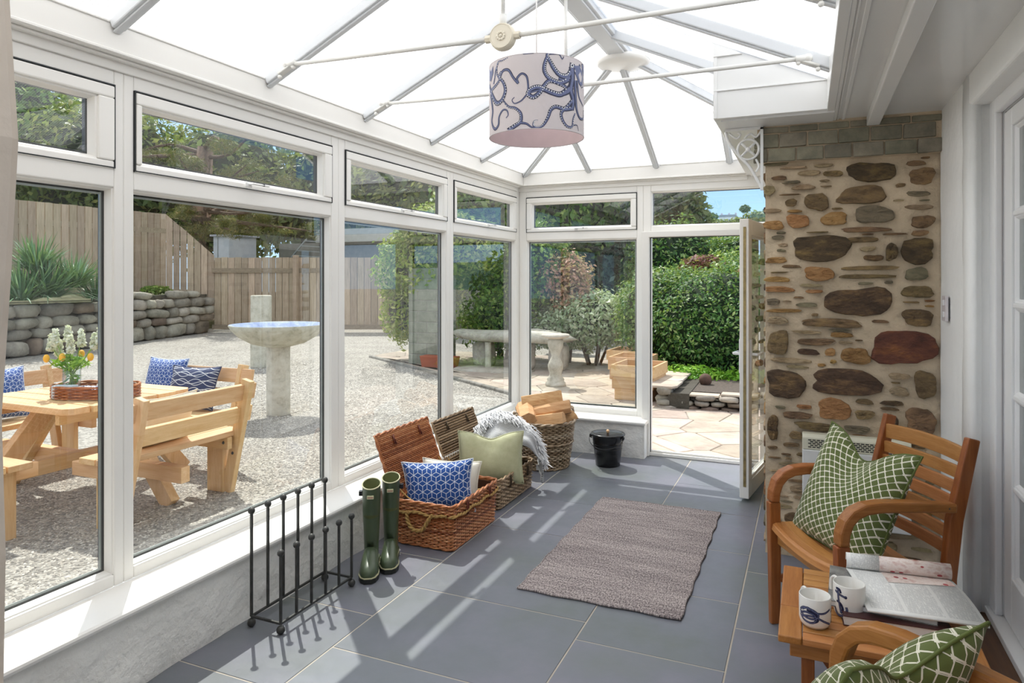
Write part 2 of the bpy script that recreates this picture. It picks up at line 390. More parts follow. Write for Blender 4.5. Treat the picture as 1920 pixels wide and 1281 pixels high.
M['cubes'] = cubes_mat('blue_cube_print', '21509A', 'E3EAF5', .056)
M['cubes2'] = cubes_mat('outdoor_blue_cube_print', '2F559B', 'D6DFEE', .06)
def lattice_mat(name, bg, fg, cell, lw=.055):
    m, nt, b, L = pbsdf(name); x, y = uvp(nt); x = x/cell; y = y/cell
    u = x*.82+y*.55; w = x*-.6+y*.88           # skewed diamond axes
    iu = u.fmod(2.0)
    # long family: dashes overlapping at each crossing with a small offset
    fw = w.fmod(1.0)
    par = (w.floor()).fmod(2.0)
    u2 = (u+par).fmod(2.0)
    d1 = (fw-.09).abs()+u2.gt(1.28)*9
    d2 = (fw-(-.0)).abs().min((fw-1.0).abs())+(((u+(w+.5).floor().fmod(2.0)).fmod(2.0)).gt(.72)*((u+(w+.5).floor().fmod(2.0)).fmod(2.0)).lt(1.0))*9
    fu = u.fmod(1.0); d3 = (fu-.14).abs().min((fu-1.14).abs())
    d = (fw-.09).abs()+u2.gt(1.3)*9
    e_ = fw.min((fw-1.0).abs())+((u2+1.0).fmod(2.0)).gt(1.3)*9
    d = d.min(e_).min(d3)
    cloth_fin(nt, b, L, mixc(nt, d.lt(lw), lin(bg), lin(fg)), .75); return m
M['green'] = lattice_mat('olive_lattice_print', '5E6A30', 'ECE8D4',   .028, .065)
m, nt, b, L = pbsdf('navy_wave_print'); x, y = uvp(nt)
d = None
for k, (am, ph, fr) in enumerate(((.028, 0, 22), (.028, PI, 22), (.016, 1.0, 22))):
    t_ = (y+(x*fr+ph).sin()*am).fmod(.075)-.0375; t_ = t_.abs()*22; d = t_ if d is None else d.min(t_)
cloth_fin(nt, b, L, mixc(nt, d.lt(.06), lin('2C3B63'), lin('E2E4E6'))); M['waves'] = m
m, nt, b, L = pbsdf('pale_green_linen'); v = coords(nt, sc=(1, 1, 1)); x, y = uvp(nt)
f = N(nt, noise(nt, v, 25, 5))*.5+((x*900).sin()*(y*900).sin())*.12+.25
cloth_fin(nt, b, L, ramp(nt, f.v, [(.3, lin('AEAF86')), (.7, lin('CBCBA8'))]), .85, .4); M['linen'] = m
m, nt, b, L = pbsdf('herringbone_throw'); x, y = uvp(nt)
f = ((y*420+(x*110).sin()*5).sin()*.5+.5)
cloth_fin(nt, b, L, mixc(nt, f, lin('85888C'), lin('D6D6D6')), .95, .5); M['throw'] = m
M['fringe'] = plain('white_fringe', 'EDEDEE', .95)
m, nt, b, L = pbsdf('printed_text_page'); x, y = uvp(nt)
row = (y*260).fmod(1.0).lt(.5); wd = (N(nt, noise(nt, coords(nt, 'UV', (420, 60, 1)), 1, 1))).gt(.42)
colm = ((x*11).fmod(1.0)).gt(.1); mar = x.gt(.012)*x.lt(.262)*y.gt(.015)*y.lt(.195)
L.new(mixc(nt, row*wd*colm*mar*.45, lin('EDECE8'), lin('5E6066')), b.inputs['Base Color']); b.inputs['Roughness'].default_value = .35; M['page'] = m
m, nt, b, L = pbsdf('pink_floral_page'); v = coords(nt, 'UV', (1, 1, 1))
f = noise(nt, v, 30, 6, .6); vo = nt.nodes.new('ShaderNodeTexVoronoi'); vo.inputs['Scale'].default_value = 24; L.new(v, vo.inputs['Vector'])
c0 = ramp(nt, f, [(.35, lin('C9A49A')), (.5, lin('E8DAD2')), (.62, lin('D8C0B4'))])
L.new(mixc(nt, N(nt, vo.outputs['Distance']).lt(.16), c0, lin('A83A40')), b.inputs['Base Color']); b.inputs['Roughness'].default_value = .35; M['floral'] = m
# foliage
M['lf_dark'] = leafmat('dark_hedge_leaves', '1F4A1C', '4E7F38', 'A8B87A')
M['lf_mid'] = leafmat('mid_green_leaves', '2F5A22', '6B9238', 'B9C46A')
M['lf_yel'] = leafmat('yellow_green_leaves', '5E8228', 'A3B04A', 'D6D28A')
M['lf_olive'] = leafmat('olive_tree_leaves', '3A5030', '71804A', 'A29C5A')
M['lf_pine'] = leafmat('pine_needles', '34401E', '6C6C34', '9C8148', .2)
M['lf_blue'] = leafmat('blue_green_conifer', '2F5450', '6A8F7E', '9DB3A0')
M['lf_pale'] = leafmat('pale_variegated_leaves', '8FA67E', 'C9D2AE', 'E8E6CC')
M['lf_red'] = leafmat('pale_red_acer_leaves', 'A9705C', 'D2A48C', 'C7B47E')
M['lf_spike'] = leafmat('spiky_blue_green_leaves', '2E5A3C', '5F8C62', '8FB096', .2, .4)
M['lf_bright'] = leafmat('bright_ground_cover', '4F8C22', '8CC23C', 'B5DD5C')
M['fl_or'] = leafmat('orange_pink_petals', 'D8703C', 'E89A7A', 'F0C8C0')
M['fl_white'] = leafmat('white_petals', 'E8E8DC', 'FAFAF4')
M['fl_yel'] = plain('yellow_tulip', 'F0B428', .5)
M['stem'] = plain('green_stem', '7FA045', .5)
M['trunk'] = stone('tree_bark', '77604A', '463829', 14, .9, .05)
M['roofslate'] = plain('pale_slate_roof', 'C6C6CE', .4, var=.15, nscale=8)
# ================================================================ THE SETTING
# ground outside
gp = MB(); gp.add([(-60, -40, -.1), (60, -40, -.1), (60, 90, -.1), (-60, 90, -.1)], [(0, 1, 2, 3)])
ground = struct(build(gp, 'ground', M['gravel']))
# floor with slate tiles
fl = struct(build(MB().box(-2.3, .95, -1.25, 5.9, -.09, -.0022), 'floor', M['grout']))
cols = [(-2.29, -1.78, [-1.2, -.6, .0, .75, 1.35, 1.95, 2.55, 3.2, 3.815, 4.7, 5.3, 5.84]), (-1.78, -.89, [-1.2, -.3, .6, 1.35, 2.27, 2.873, 3.77, 4.37, 4.97, 5.84]),
        (-.89, -.29, [-1.2, 0, .9, 1.8, 2.72, 3.31, 3.92, 4.55, 5.1, 5.84]), (-.29, .6, [-1.2, 0, .6, 1.5, 2.4, 3.08, 3.7, 4.3, 5.84])]
for x0, x1, ys in cols:
    for a, b_ in zip(ys, ys[1:]):
        g = .0028; build(MB().box(x0+g, x1-g, a+g, b_-g, -.02, R.uniform(-.0008, .0008)), 'tile', M['slate'], fl, bev=.002, seg=1)
# low walls (rough plaster)
def roughwall(name, f, s0, s1, z0, z1, depth, mat, amp=.006, st=.05):
    """front grid surface displaced + back box; f(s,t,z)->xyz, t inwards"""
    mb = MB(); ns = max(2, int((s1-s0)/st)); nz = max(2, int((z1-z0)/st)); ph = [R.uniform(0, 6) for _ in range(6)]
    vs_ = []
    for i in range(ns+1):
        for j in range(nz+1):
            s = s0+(s1-s0)*i/ns; z = z0+(z1-z0)*j/nz
            d = amp*(math.sin(s*7+ph[0])*math.sin(z*9+ph[1])+.6*math.sin(s*17+z*6+ph[2])+.4*math.sin(z*23-s*5+ph[3]))
            vs_.append(f(s, d-amp*1.5, z))
    fs = [(i*(nz+1)+j, (i+1)*(nz+1)+j, (i+1)*(nz+1)+j+1, i*(nz+1)+j+1) for i in range(ns) for j in range(nz)]
    mb.add(vs_, fs)
    c = [f(s, t, z) for s in (s0, s1) for t in (-.03, -depth) for z in (z0, z1)]
    xs, ys, zs = zip(*c); mb.box(min(xs), max(xs), min(ys), max(ys), min(zs), max(zs))
    return mb
lw = roughwall('w', lambda s, t, z: (-2.25+t, s, z), .5, 5.86, -.1, .29, .3, None)
for f_ in lw.f: pass
struct(build(lw, 'wall_left', M['plaster'], smooth=False)).data.polygons.foreach_set('use_smooth', [True]*len(lw.f))
ew = roughwall('w', lambda s, t, z: (s, 5.655-t, z), -2.5, -1.262, -.1, .29, .3, None, .004)
ew.box(-1.275, -1.25, 5.66, 5.85, 0, .29)
struct(build(ew, 'wall_end', M['plaster']))
# sills
def sill(name, f, s0, s1, noser):
    mb = MB(); P = [(-.215, .315), (-.0, .315)]
    prof = [(0, .314), (noser-.012, .312), (noser-.003, .307), (noser, .299), (noser-.003, .289), (noser-.012, .284), (0, .284)]
    vs_ = [f(s, t, z) for s in (s0, s1) for t, z in prof]; n = len(prof)
    mb.add(vs_, [tuple(range(n))[::-1], tuple(range(n, 2*n))]+[(i, (i+1) % n, n+(i+1) % n, n+i) for i in range(n)])
    return struct(build(mb, name, M['upvc']))
sill('trim_1', lambda s, t, z: (-2.45+t, s, z), .5, 5.83, .222)
sill('trim_2', lambda s, t, z: (s, 5.83-t, z), -2.45, -1.235, .21)
# windows -------------------------------------------------------
FL = lambda s, t, z: (-2.45+t, s, z)
FE = lambda s, t, z: (s, 5.83-t, z)
def bx(mb, f, s0, s1, t0, t1, z0, z1):
    a = f(s0, t0, z0); b_ = f(s1, t1, z1)
    return mb.box(min(a[0], b_[0]), max(a[0], b_[0]), min(a[1], b_[1]), max(a[1], b_[1]), min(a[2], b_[2]), max(a[2], b_[2]))
def ring(mb, f, s0, s1, z0, z1, w, t0, t1):
    bx(mb, f, s0, s1, t0, t1, z0, z0+w); bx(mb, f, s0, s1, t0, t1, z1-w, z1)
    bx(mb, f, s0, s0+w, t0, t1, z0+w, z1-w); bx(mb, f, s1-w, s1, t0, t1, z0+w, z1-w); return mb
def bead(mb, f, s0, s1, z0, z1, w, t0, t1):
    """sloped glazing bead ring: outer edge high (t1) falling to t0 at the glass"""
    o = [(s0, z0), (s1, z0), (s1, z1), (s0, z1)]; i = [(s0+w, z0+w), (s1-w, z0+w), (s1-w, z1-w), (s0+w, z1-w)]
    A = [f(s, t1, z) for s, z in o]; Bm = [f((a[0]*.6+b_[0]*.4), t1-.002, (a[1]*.6+b_[1]*.4)) for a, b_ in zip(o, i)]; Bq = [f(s, t0, z) for s, z in i]; E = [f(s, t0, z) for s, z in o]
    mb.add(A+Bm+Bq+E, [(k, (k+1) % 4, 4+(k+1) % 4, 4+k) for k in range(4)]+[(4+k, 4+(k+1) % 4, 8+(k+1) % 4, 8+k) for k in range(4)]+[(8+k, 8+(k+1) % 4, 12+(k+1) % 4, 12+k) for k in range(4)])
    return mb
def handle(parent, f, s, z):
    mb = MB(); bx(mb, f, s-.045, s-.01, .018, .026, z-.012, z+.012)
    a = f(s-.03, .034, z+.003); b_ = f(s+.085, .042, z+.004); mb.sweep([f(s-.035, .03, z), f(s-.02, .036, z+.004), f(s+.02, .042, z+.004), f(s+.085, .040, z+.004)], [(-.008, -.004), (.008, -.004), (.008, .004), (-.008, .004)])
    h = build(mb, 'handle', M['paint'], parent, bev=.003); k = MB(); bx(k, f, s+.04, s+.05, .04, .049, z-.001, z+.009); build(k, 'keyhole', M['gasket'], h)
def window(n, f, o0, o1, s0, s1, g0, g1, lower=True, top='sash', tz=(1.975, 2.185), hs=None):
    """o0,o1 outer member extents; s0,s1 clear opening; g0,g1 glass of top light"""
    fr = MB()
    zb = .315 if lower else 1.86
    bx(fr, f, o0, s0, -.07, 0, zb, 2.36); bx(fr, f, s1, o1, -.07, 0, zb, 2.36)
    if lower: bx(fr, f, s0, s1, -.07, 0, .315, .362)
    bx(fr, f, s0, s1, -.07, 0, 1.852, 1.925 if top == 'sash' else 1.948); bx(fr, f, s0, s1, -.07, 0, 2.245, 2.36)
    F = struct(build(fr, 'window_%d' % n, M['upvc'], bev=.005))
    if lower:
        build(bead(MB(), f, s0, s1, .362, 1.852, .013, -.04, -.008), 'glazing_bead', M['upvc'], F)
        build(ring(MB(), f, s0, s1, .362, 1.852, .019, -.066, -.046), 'spacer', M['gasket'], F)
        build(ring(MB(), f, s0+.004, s1-.004, .366, 1.848, .023, -.05, -.047), 'spacer_bar', M['spacer'], F)
        build(bx(MB(), f, s0+.004, s1-.004, -.046, -.042, .366, 1.848), 'glass_pane', M['glass'], F)
    if top == 'sash':
        sa = MB(); bx(sa, f, s0+.004, s1-.004, -.045, .008, 1.922, tz[0]-.022); bx(sa, f, s0+.004, s1-.004, -.045, .012, tz[1]+.007, 2.238)
        bx(sa, f, s0+.004, g0-.008, -.045, .012, tz[0]-.022, tz[1]+.007); bx(sa, f, g1+.008, s1-.004, -.045, .012, tz[0]-.022, tz[1]+.007)
        S = build(sa, 'sash', M['upvc'], F, bev=.006)
        build(bead(MB(), f, g0-.008, g1+.008, tz[0]-.022, tz[1]+.007, .016, -.032, .0), 'glazing_bead', M['upvc'], S)
        build(ring(MB(), f, s0-.0005, s1+.0005, 1.9245, 2.2455, .0045, -.03, .008), 'seal', M['gasket'], F)  # black seal ring, also paints the shadow line of the gap round the sash
        build(ring(MB(), f, g0, g1, tz[0]-.01, tz[1]+.004, .012, -.055, -.036), 'spacer', M['gasket'], S)
        build(bx(MB(), f, g0-.004, g1+.004, -.035, -.031, tz[0]-.012, tz[1]+.004), 'glass_pane', M['glass'], S)
        handle(F, f, hs if hs else (s0+s1)/2, 1.945)
    else:
        build(bead(MB(), f, s0, s1, 1.948, 2.245, .012, -.04, -.008), 'glazing_bead', M['upvc'], F)
        build(ring(MB(), f, s0, s1, 1.948, 2.245, .016, -.066, -.046), 'spacer', M['gasket'], F)
        build(bx(MB(), f, s0+.004, s1-.004, -.046, -.042, 1.952, 2.241), 'glass_pane', M['glass'], F)
    return F
window(1, FL, .5, 1.848, .58, 1.808, .64, 1.73)
window(2, FL, 1.8485, 3.178, 1.892, 3.115, 1.93, 3.04)
window(3, FL, 3.1785, 4.50, 3.237, 4.448, 3.29, 4.385)
window(4, FL, 4.5005, 5.87, 4.553, 5.752, 4.6, 5.69)
window(5, FE, -2.4495, -1.297, -2.378, -1.352, -2.322, -1.408)
window(6, FE, -1.2965, .0, -1.232, -.1, 0, 0, lower=False, top='fan')
# ring beam (boxed eaves)
def ringbeam(name, f, s0, s1, parent=None, t=.07):
    mb = MB(); bx(mb, f, s0, s1, -.12, t, 2.345, 2.462); bx(mb, f, s0, s1, t, t+.006, 2.345, 2.357); bx(mb, f, s0, s1, t, t+.005, 2.452, 2.462)
    bx(mb, f, s0, s1, -.075, t-.03, 2.335, 2.345); bx(mb, f, s0, s1, 0, .012, 2.30, 2.345)
    return struct(build(mb, name, M['upvc'], bev=.003, seg=1))
ringbeam('trim_3', FL, -1.2, 5.755)
ringbeam('trim_4', FE, -2.52, -.448)
# ---- roof: ceiling > roof_panel, rafter, ridge_beam, finial
ceil = sroot('ceiling')
RX, RZ, EX, EZ = -1.155, 3.055, -2.40, 2.472
def zl(x): return EZ+(x-EX)*(RZ-EZ)/(RX-EX)
def zr(x): return RZ+(x-RX)*(2.478-RZ)/(.09-RX)
def ze(y): return EZ+(5.80-y)*(RZ-EZ)/1.30
def hipyl(x): return 4.5+(RX-x)*(1.30/(RX-EX))
def hipyr(x): return 4.5+(x-RX)*(1.30/(RX-EX))
def panel(poly, axis):
    """poly list of (x,y,z); uv u runs across the flutes"""
    mb = MB(); th = .025; n = len(poly)
    mb.add([(x, y, z) for x, y, z in poly]+[(x, y, z+th) for x, y, z in poly], [tuple(range(n))[::-1], tuple(range(n, 2*n))]+[(i, (i+1) % n, n+(i+1) % n, n+i) for i in range(n)])
    mb.uv = [(p[1] if axis == 'y' else p[0], 0) for p in mb.v]
    o = build(mb, 'roof_panel', M['poly'], ceil); o.data.materials.append(M['outer_skin'])
    for p in o.data.polygons:
        if p.normal.z > .3: p.material_index = 1
    return o
XO = -2.61
ysl = [-1.2, -.6, .19, .975, 1.765, 2.555, 3.335, 4.105, 4.89]
for a, b_ in zip(ysl, ysl[1:]):
    g = .004; A, B_ = a+g, b_-g
    if B_ <= 4.5: panel([(XO, A, zl(XO)), (XO, B_, zl(XO)), (RX, B_, RZ), (RX, A, RZ)], 'y')
    else:
        xh = RX-(B_-4.5)/1.30*(RX-EX); panel([(XO, A, zl(XO)), (XO, B_, zl(XO)), (xh, B_, zl(xh)), (RX, 4.5, RZ), (RX, A, RZ)], 'y')
xh = RX-(4.894-4.5)/1.30*(RX-EX); panel([(XO, 4.894, zl(XO)), (XO, 6.0, zl(XO)), (xh, 4.894, zl(xh))], 'y')
for a, b_ in zip(ysl, ysl[1:]):
    g = .004; A, B_ = a+g, b_-g
    if b_ < 3.4: panel([(RX, A, RZ), (RX, B_, RZ), (.12, B_, zr(.12)), (.12, A, zr(.12))], 'y')
panel([(RX, 3.339, RZ), (RX, 3.70, RZ), (.12, 3.70, zr(.12)), (.12, 3.339, zr(.12))], 'y')
panel([(RX, 3.703, RZ), (RX, 4.101, RZ), (-.45, 4.101, zr(-.45)), (-.45, 3.703, zr(-.45))], 'y')
panel([(RX, 4.109, RZ), (RX, 4.5, RZ), (-.763, 4.89, zr(-.763)), (-.45, 4.89, zr(-.45)), (-.45, 4.109, zr(-.45))], 'y')
panel([(-.763, 4.894, zr(-.763)), (-.45, 5.236, zr(-.45)), (-.45, 4.894, zr(-.45))], 'y')
jx = [-1.762, -1.172, -.58]
YO = 6.0
def eY(x): return hipyl(x) if x < RX else hipyr(x)
for a, b_ in zip([XO]+jx, jx+[-.45]):
    A, B_ = a+.004, b_-.004
    pts = [(A, YO), (B_, YO), (B_, max(eY(B_), 4.5))]
    if A < RX < B_: pts.append((RX, 4.5))
    if abs(eY(A)-YO) > .02: pts.append((A, eY(A)))
    panel([(x, y, ze(y)) for x, y in pts], 'x')
def rafter(a, b_, w=.055, h=.05, nm='rafter'):
    a = Vector(a); b_ = Vector(b_); off = Vector((0, 0, -h/2-.003))
    mb = MB().beam(a+off, b_+off, w, h); mb.beam(a+off-Vector((0, 0, h/2+.006)), b_+off-Vector((0, 0, h/2+.006)), w*.55, .012)
    return build(mb, nm, M['rafter'], ceil, bev=.006)
for y in ysl[1:]:
    if y < 4.5: rafter((EX+.02, y, zl(EX+.02)), (RX-.05, y, zl(RX-.05)))
    else: x = RX-(y-4.5)/1.30*(RX-EX); rafter((EX+.02, y, zl(EX+.02)), (x, y, zl(x)))
for y in ysl[1:]:
    if y < 3.4: rafter((RX+.05, y, zr(RX+.05)), (.10, y, zr(.10)))
    elif y < 4.5: rafter((RX+.05, y, zr(RX+.05)), (-.46, y, zr(-.46)))
for x in jx: rafter((x, eY(x)+.02, ze(eY(x)+.02)), (x, 5.78, ze(5.78)))
rafter((EX+.02, 5.78, zl(EX+.02)+.003), (RX, 4.5, RZ), .06, .055, 'hip_rafter'); rafter((RX, 4.5, RZ), (-.455, 5.23, zr(-.455)), .06, .055, 'hip_rafter')
rb = MB().beam((RX, -1.2, RZ-.035), (RX, 4.52, RZ-.035), .15, .065); rb.beam((RX, -1.2, RZ-.073), (RX, 4.50, RZ-.073), .11, .016)
build(rb, 'ridge_beam', M['rafter'], ceil, bev=.008)
build(MB().lathe([(0, -.045), (.10, -.045), (.165, -.034), (.185, -.014), (.18, .004), (.15, .012), (0, .014)], 40, (RX, 4.56, RZ-.072)), 'finial_plate', M['upvc'], ceil, smooth=True)
# right gutter beam, gloss ceiling boards, batten
cb = struct(build(MB().box(.09, .96, -1.25, 5.9, 2.335, 2.42), 'ceiling_side', M['ceil']))
gb = MB().box(.085, .12, -1.25, 3.705, 2.325, 2.50); gb.box(.12, .135, -1.25, 3.97, 2.328, 2.336); gb.box(.14, .146, -1.25, 3.97, 2.33, 2.336); gb.box(.16, .175, -1.25, 3.97, 2.329, 2.336)
struct(build(gb, 'trim_7', M['upvc2'], bev=.002, seg=1))
struct(build(MB().box(.275, .335, -1.25, 3.945, 2.285, 2.335), 'trim_8', M['upvc2'], bev=.004))
# boxed notch where the roof meets the chimney
def zrr(x): return zr(x)+.02
nb = MB().prism([(-.455, 2.335), (.086, 2.335), (.086, zrr(.086)), (-.40, zrr(-.40)), (-.455, zrr(-.44))], 3.70, 3.74, 'y')
nb.box(-.455, .086, 3.692, 3.70, 2.475, 2.484); nb.box(-.452, -.435, 3.693, 3.70, 2.335, zrr(-.44)-.02); nb.prism([(-.455, 2.655), (-.395, 2.655), (-.31, 2.655), (-.40, zrr(-.40)-.012), (-.455, zrr(-.44)-.015)], 3.688, 3.70, 'y')
nb.box(-.455, -.452, 3.7, 3.74, 2.335, 2.7)
struct(build(nb, 'trim_9', M['upvc2'], bev=.002, seg=1))
sb = MB().box(-.455, -.42, 3.74, 5.83, 2.335, 2.47); sb.box(-.458, -.42, 3.74, 5.2, 2.47, 2.68)
struct(build(sb, 'trim_10', M['upvc2'], bev=.003, seg=1))
struct(build(MB().box(-.42, .12, 3.74, 5.95, 2.325, 2.337), 'trim_11', M['upvc2']))
# chimney breast ---------------------------------------------------
cm = roughwall('c', lambda s, t, z: (s, 3.985-t, z), -.215, .70, 0, 2.16, 1.6, None, .006, .035)
chim = struct(build(cm, 'wall_chimney', M['mortar'])); chim.data.polygons.foreach_set('use_smooth', [True]*len(cm.f))
def slab(poly, d0, d1, f, nz=.1, mid=.35):
    """irregular stone: poly (s,z) outline, from depth d0 to front d1; f(s,t,z)"""
    n = len(poly); cx = sum(p[0] for p in poly)/n; cz = sum(p[1] for p in poly)/n; mb = MB(); L_ = []
    for k, (t, sc) in enumerate(((d0, 1.0), (d0+(d1-d0)*.75, .975), (d1, .93), (d1+(d1-d0)*.1, .68), (d1+(d1-d0)*.05, mid))):
        rr = 1 if k == 0 else 1+R.uniform(-nz, nz)*.3
        L_.append([f(cx+(x-cx)*sc*(1+(R.uniform(-nz, nz)*.35 if k > 1 else 0)), t+(R.uniform(-nz, nz)*(d1-d0) if k > 1 else 0), cz+(z-cz)*sc*(1+(R.uniform(-nz, nz)*.35 if k > 1 else 0))) for x, z in poly])
    vs_ = [p for r in L_ for p in r]; m_ = len(L_)
    fs = [(i*n+k, i*n+(k+1) % n, (i+1)*n+(k+1) % n, (i+1)*n+k) for i in range(m_-1) for k in range(n)]+[tuple((m_-1)*n+k for k in range(n))]
    return mb.add(vs_, fs)
def blob(x0, z0, x1, z1, n=11, pw=4.5, jit=.16, rot=0):
    cx, cz, a, b_ = (x0+x1)/2, (z0+z1)/2, (x1-x0)/2, (z1-z0)/2; out = []; p1, p2, p3 = R.uniform(0, 6), R.uniform(0, 6), R.uniform(0, 6)
    for k in range(n):
        t = 2*PI*(k+R.uniform(-.2, .2))/n; c_, s_ = math.cos(t), math.sin(t)
        r = (abs(c_)**pw+abs(s_)**pw)**(-1/pw)*(.93+.08*math.sin(2*t+p1)+.06*math.sin(3*t+p2)+.03*math.sin(5*t+p3)+R.uniform(-jit, jit)*.25)
        out.append((cx+a*r*c_, cz+b_*r*s_))
    return out
STN = "183,2001,421,2105,d 463,1975,590,2061,b -58,2052,72,2080,t 31,2090,123,2112,t -232,2114,-92,2143,g 72,2039,170,2073,b -19,1861,102,1960,b 133,1888,385,1982,b -232,1957,-159,2009,t -111,1771,7,1850,o 56,1782,195,1852,o 223,1782,402,1883,g 473,1756,588,1820,b -232,1768,-114,1817,o -232,1861,-127,1884,t -92,1977,46,2005,t 456,1915,565,1944,g 452,1847,579,1877,t -92,1593,220,1733,d 185,1687,330,1720,b 148,1742,402,1769,b 426,1575,588,1709,d 364,1589,421,1687,d 265,1590,359,1626,d 247,1640,325,1670,t -219,1584,-98,1618,o -27,1489,133,1565,o 158,1544,433,1569,b 140,1500,414,1525,b 452,1487,554,1562,g -222,1480,-92,1514,o -222,1425,-66,1460,o -48,1455,72,1475,t -14,1421,72,1444,o 82,1302,402,1461,d 438,1401,577,1468,b -213,1356,-138,1393,g -58,1347,46,1375,g -213,1316,-32,1339,o -48,1243,269,1290,b 301,1271,381,1290,b 438,1259,579,1350,d -213,1252,-92,1296,t -208,1085,-92,1221,b -84,1205,72,1225,t 97,1191,223,1219,o -58,1145,133,1184,b 143,1156,215,1175,t 294,1055,595,1244,p 158,1050,299,1144,o -58,1092,56,1126,d -208,1045,31,1074,t -119,1018,12,1036,t -208,844,-14,1016,d -3,887,366,1025,d 378,984,473,1022,t 378,900,475,949,t 487,898,595,1036,b 38,757,215,869,o -58,802,18,827,o 225,848,313,876,b 342,849,445,877,d 225,769,313,821,b -138,748,28,785,b -208,622,-146,758,d -66,691,153,736,b 350,738,428,803,d 449,707,595,848,b 173,700,296,736,g -127,594,-40,617,b"
occ = []
fC = lambda s, t, z: (s, 3.985-t, z)
def put(x0, z0, x1, z1, k, proud=None):
    w, h = x1-x0, z1-z0
    p = proud if proud else min(.016, .006+.15*min(w, h))
    po = blob(x0, z0, x1, z1, 22 if w*h > .008 else (16 if w*h > .003 else 11), 3.2 if k != 't' else 2.4, .17)
    o = build(slab(po, -.006, p, fC, .16), 'stone', M['st_'+k], chim); occ.append((x0, z0, x1, z1))
    o.data.polygons.foreach_set('use_smooth', [False]*len(o.data.polygons))
for s in STN.split():
    a = s.split(','); x0, z0, x1, z1 = [int(q)/1000 for q in a[:4]]; put(x0, z0, x1, z1, a[4])
tries = 0
while tries < 9000 and len(occ) < 290:
    tries += 1
    low = R.random() < .4
    if low: z = R.uniform(.04, .70); w = R.uniform(.08, .26); h = R.uniform(.025, .10)
    else: z = R.uniform(.05, 2.11); w = R.uniform(.035, .16); h = R.uniform(.008, .026) if R.random() < .75 else R.uniform(.02, .05)
    x = R.uniform(-.205, .59-w); g = .0055
    if z+h > 2.12: continue
    if all(x+w+g < o_[0] or x-g > o_[2] or z+h+g < o_[1] or z-g > o_[3] for o_ in occ): put(x, z, x+w, z+h, R.choice('tttbbog'), R.uniform(.004, .014))
# side quoins on the left return of the chimney
for k in range(24):
    z = .04+k*.087; y = 4.0+R.uniform(0, .03)
    while y < 5.6:
        w = R.uniform(.07, .30); h = R.uniform(.03, .072)
        build(slab(blob(y, z, y+w, z+h, 11), .0, .012, lambda s, t, zz: (-.213-t, s, zz), .15), 'stone', M['st_'+R.choice('bbottdg')], chim); y += w+R.uniform(.02, .12)
# hung slates along the top
sl0 = struct(build(MB().box(-.255, .70, 3.955, 4.0, 2.13, 2.337), 'trim_12', M['mortar'], bev=.004))
for r_, (z0, z1, offx) in enumerate(((2.128, 2.205, -.275), (2.205, 2.283, -.272), (2.283, 2.322, -.24))):
    x = offx; first = True
    while x < .6:
        w = .075 if (first and r_ == 0) else R.uniform(.128, .15); x1 = min(x+w, .612)
        yy = 3.937+.004*r_
        if x1-x > .03:
            mb = MB(); j = [R.uniform(-.003, .003) for _ in range(4)]
            mb.prism([(x+.004+j[0], z0+.003+j[1]), (x1-.004+j[2], z0+.003), (x1-.004, z1-.004+j[3]), (x+.004, z1-.004)], yy, yy+.03, 'y')
            build(mb, 'slate', M['slatehung'], sl0, bev=.004)
        x = x1; first = False
# ornate bracket beside the chimney
bk = thing('scroll_bracket', 'white cast scroll bracket with a wheel motif under the roof box beside the slate courses', 'bracket', (-.23, 3.93, 2.02))
mb = MB(); mb.box(-.237, -.222, 3.925, 3.945, 1.98, 2.32); mb.box(-.42, -.222, 3.925, 3.945, 2.309, 2.324)
build(mb, 'back_plate', M['upvc2'], bk)
mb = MB(); mb.tube(catmull([(-.418, 3.935, 2.31), (-.40, 3.935, 2.25), (-.345, 3.935, 2.17), (-.30, 3.935, 2.12), (-.26, 3.935, 2.05), (-.232, 3.935, 1.99)], 5), .008, 6, up=(0, 1, 0))
mb.tube([( -.30+.055*math.cos(t*PI/12), 3.935, 2.205+.055*math.sin(t*PI/12)) for t in range(24)], .007, 6, True, up=(0, 1, 0))
for k in range(4):
    a = PI/4+k*PI/2; mb.tube([(-.30, 3.935, 2.205), (-.30+.05*math.cos(a), 3.935, 2.205+.05*math.sin(a))], .007, 6, up=(0, 1, 0))
mb.ball((-.30, 3.93, 2.205), .014, 8)
for q in ([(-.40, 2.30), (-.36, 2.27), (-.34, 2.29), (-.355, 2.30)], [(-.32, 2.265), (-.29, 2.29), (-.26, 2.27), (-.235, 2.30)], [(-.26, 2.15), (-.245, 2.11), (-.26, 2.08)]):
    mb.tube(catmull([(a, 3.935, b_) for a, b_ in q], 4), .006, 6, up=(0, 1, 0))
build(mb, 'scrollwork', M['upvc2'], bk, smooth=True)
# right wall, reveal, french door ----------------------------------
rw = roughwall('r', lambda s, t, z: (.605-t, s, z), 3.30, 3.985, -.05, 2.34, .35, None, .0016, .06)
rw.prism([(.60, 3.33), (.607, 3.29), (.625, 3.28), (.68, 3.335), (.70, 3.36), (.70, 3.5), (.61, 3.5)], -.05, 2.34, 'z')
rwo = struct(build(rw, 'wall_right', M['plaster_w'])); rwo.data.polygons.foreach_set('use_smooth', [True]*len(rwo.data.polygons))
build(MB().box(.604, .96, 1.45, 3.38, 2.205, 2.345), 'lintel', M['plaster_w'], rwo, bev=.014, seg=3)
build(MB().box(.60, .96, -1.25, 1.45, -.05, 2.345), 'wall_panel', M['plaster_w'], rwo, bev=.02)
build(MB().box(.705, .96, 3.3, 4.1, -.05, 2.345), 'wall_panel', M['plaster_w'], rwo)
struct(build(MB().box(.57, .74, 1.46, 3.32, -.01, .15), 'trim_13', M['threshold'], bev=.008))
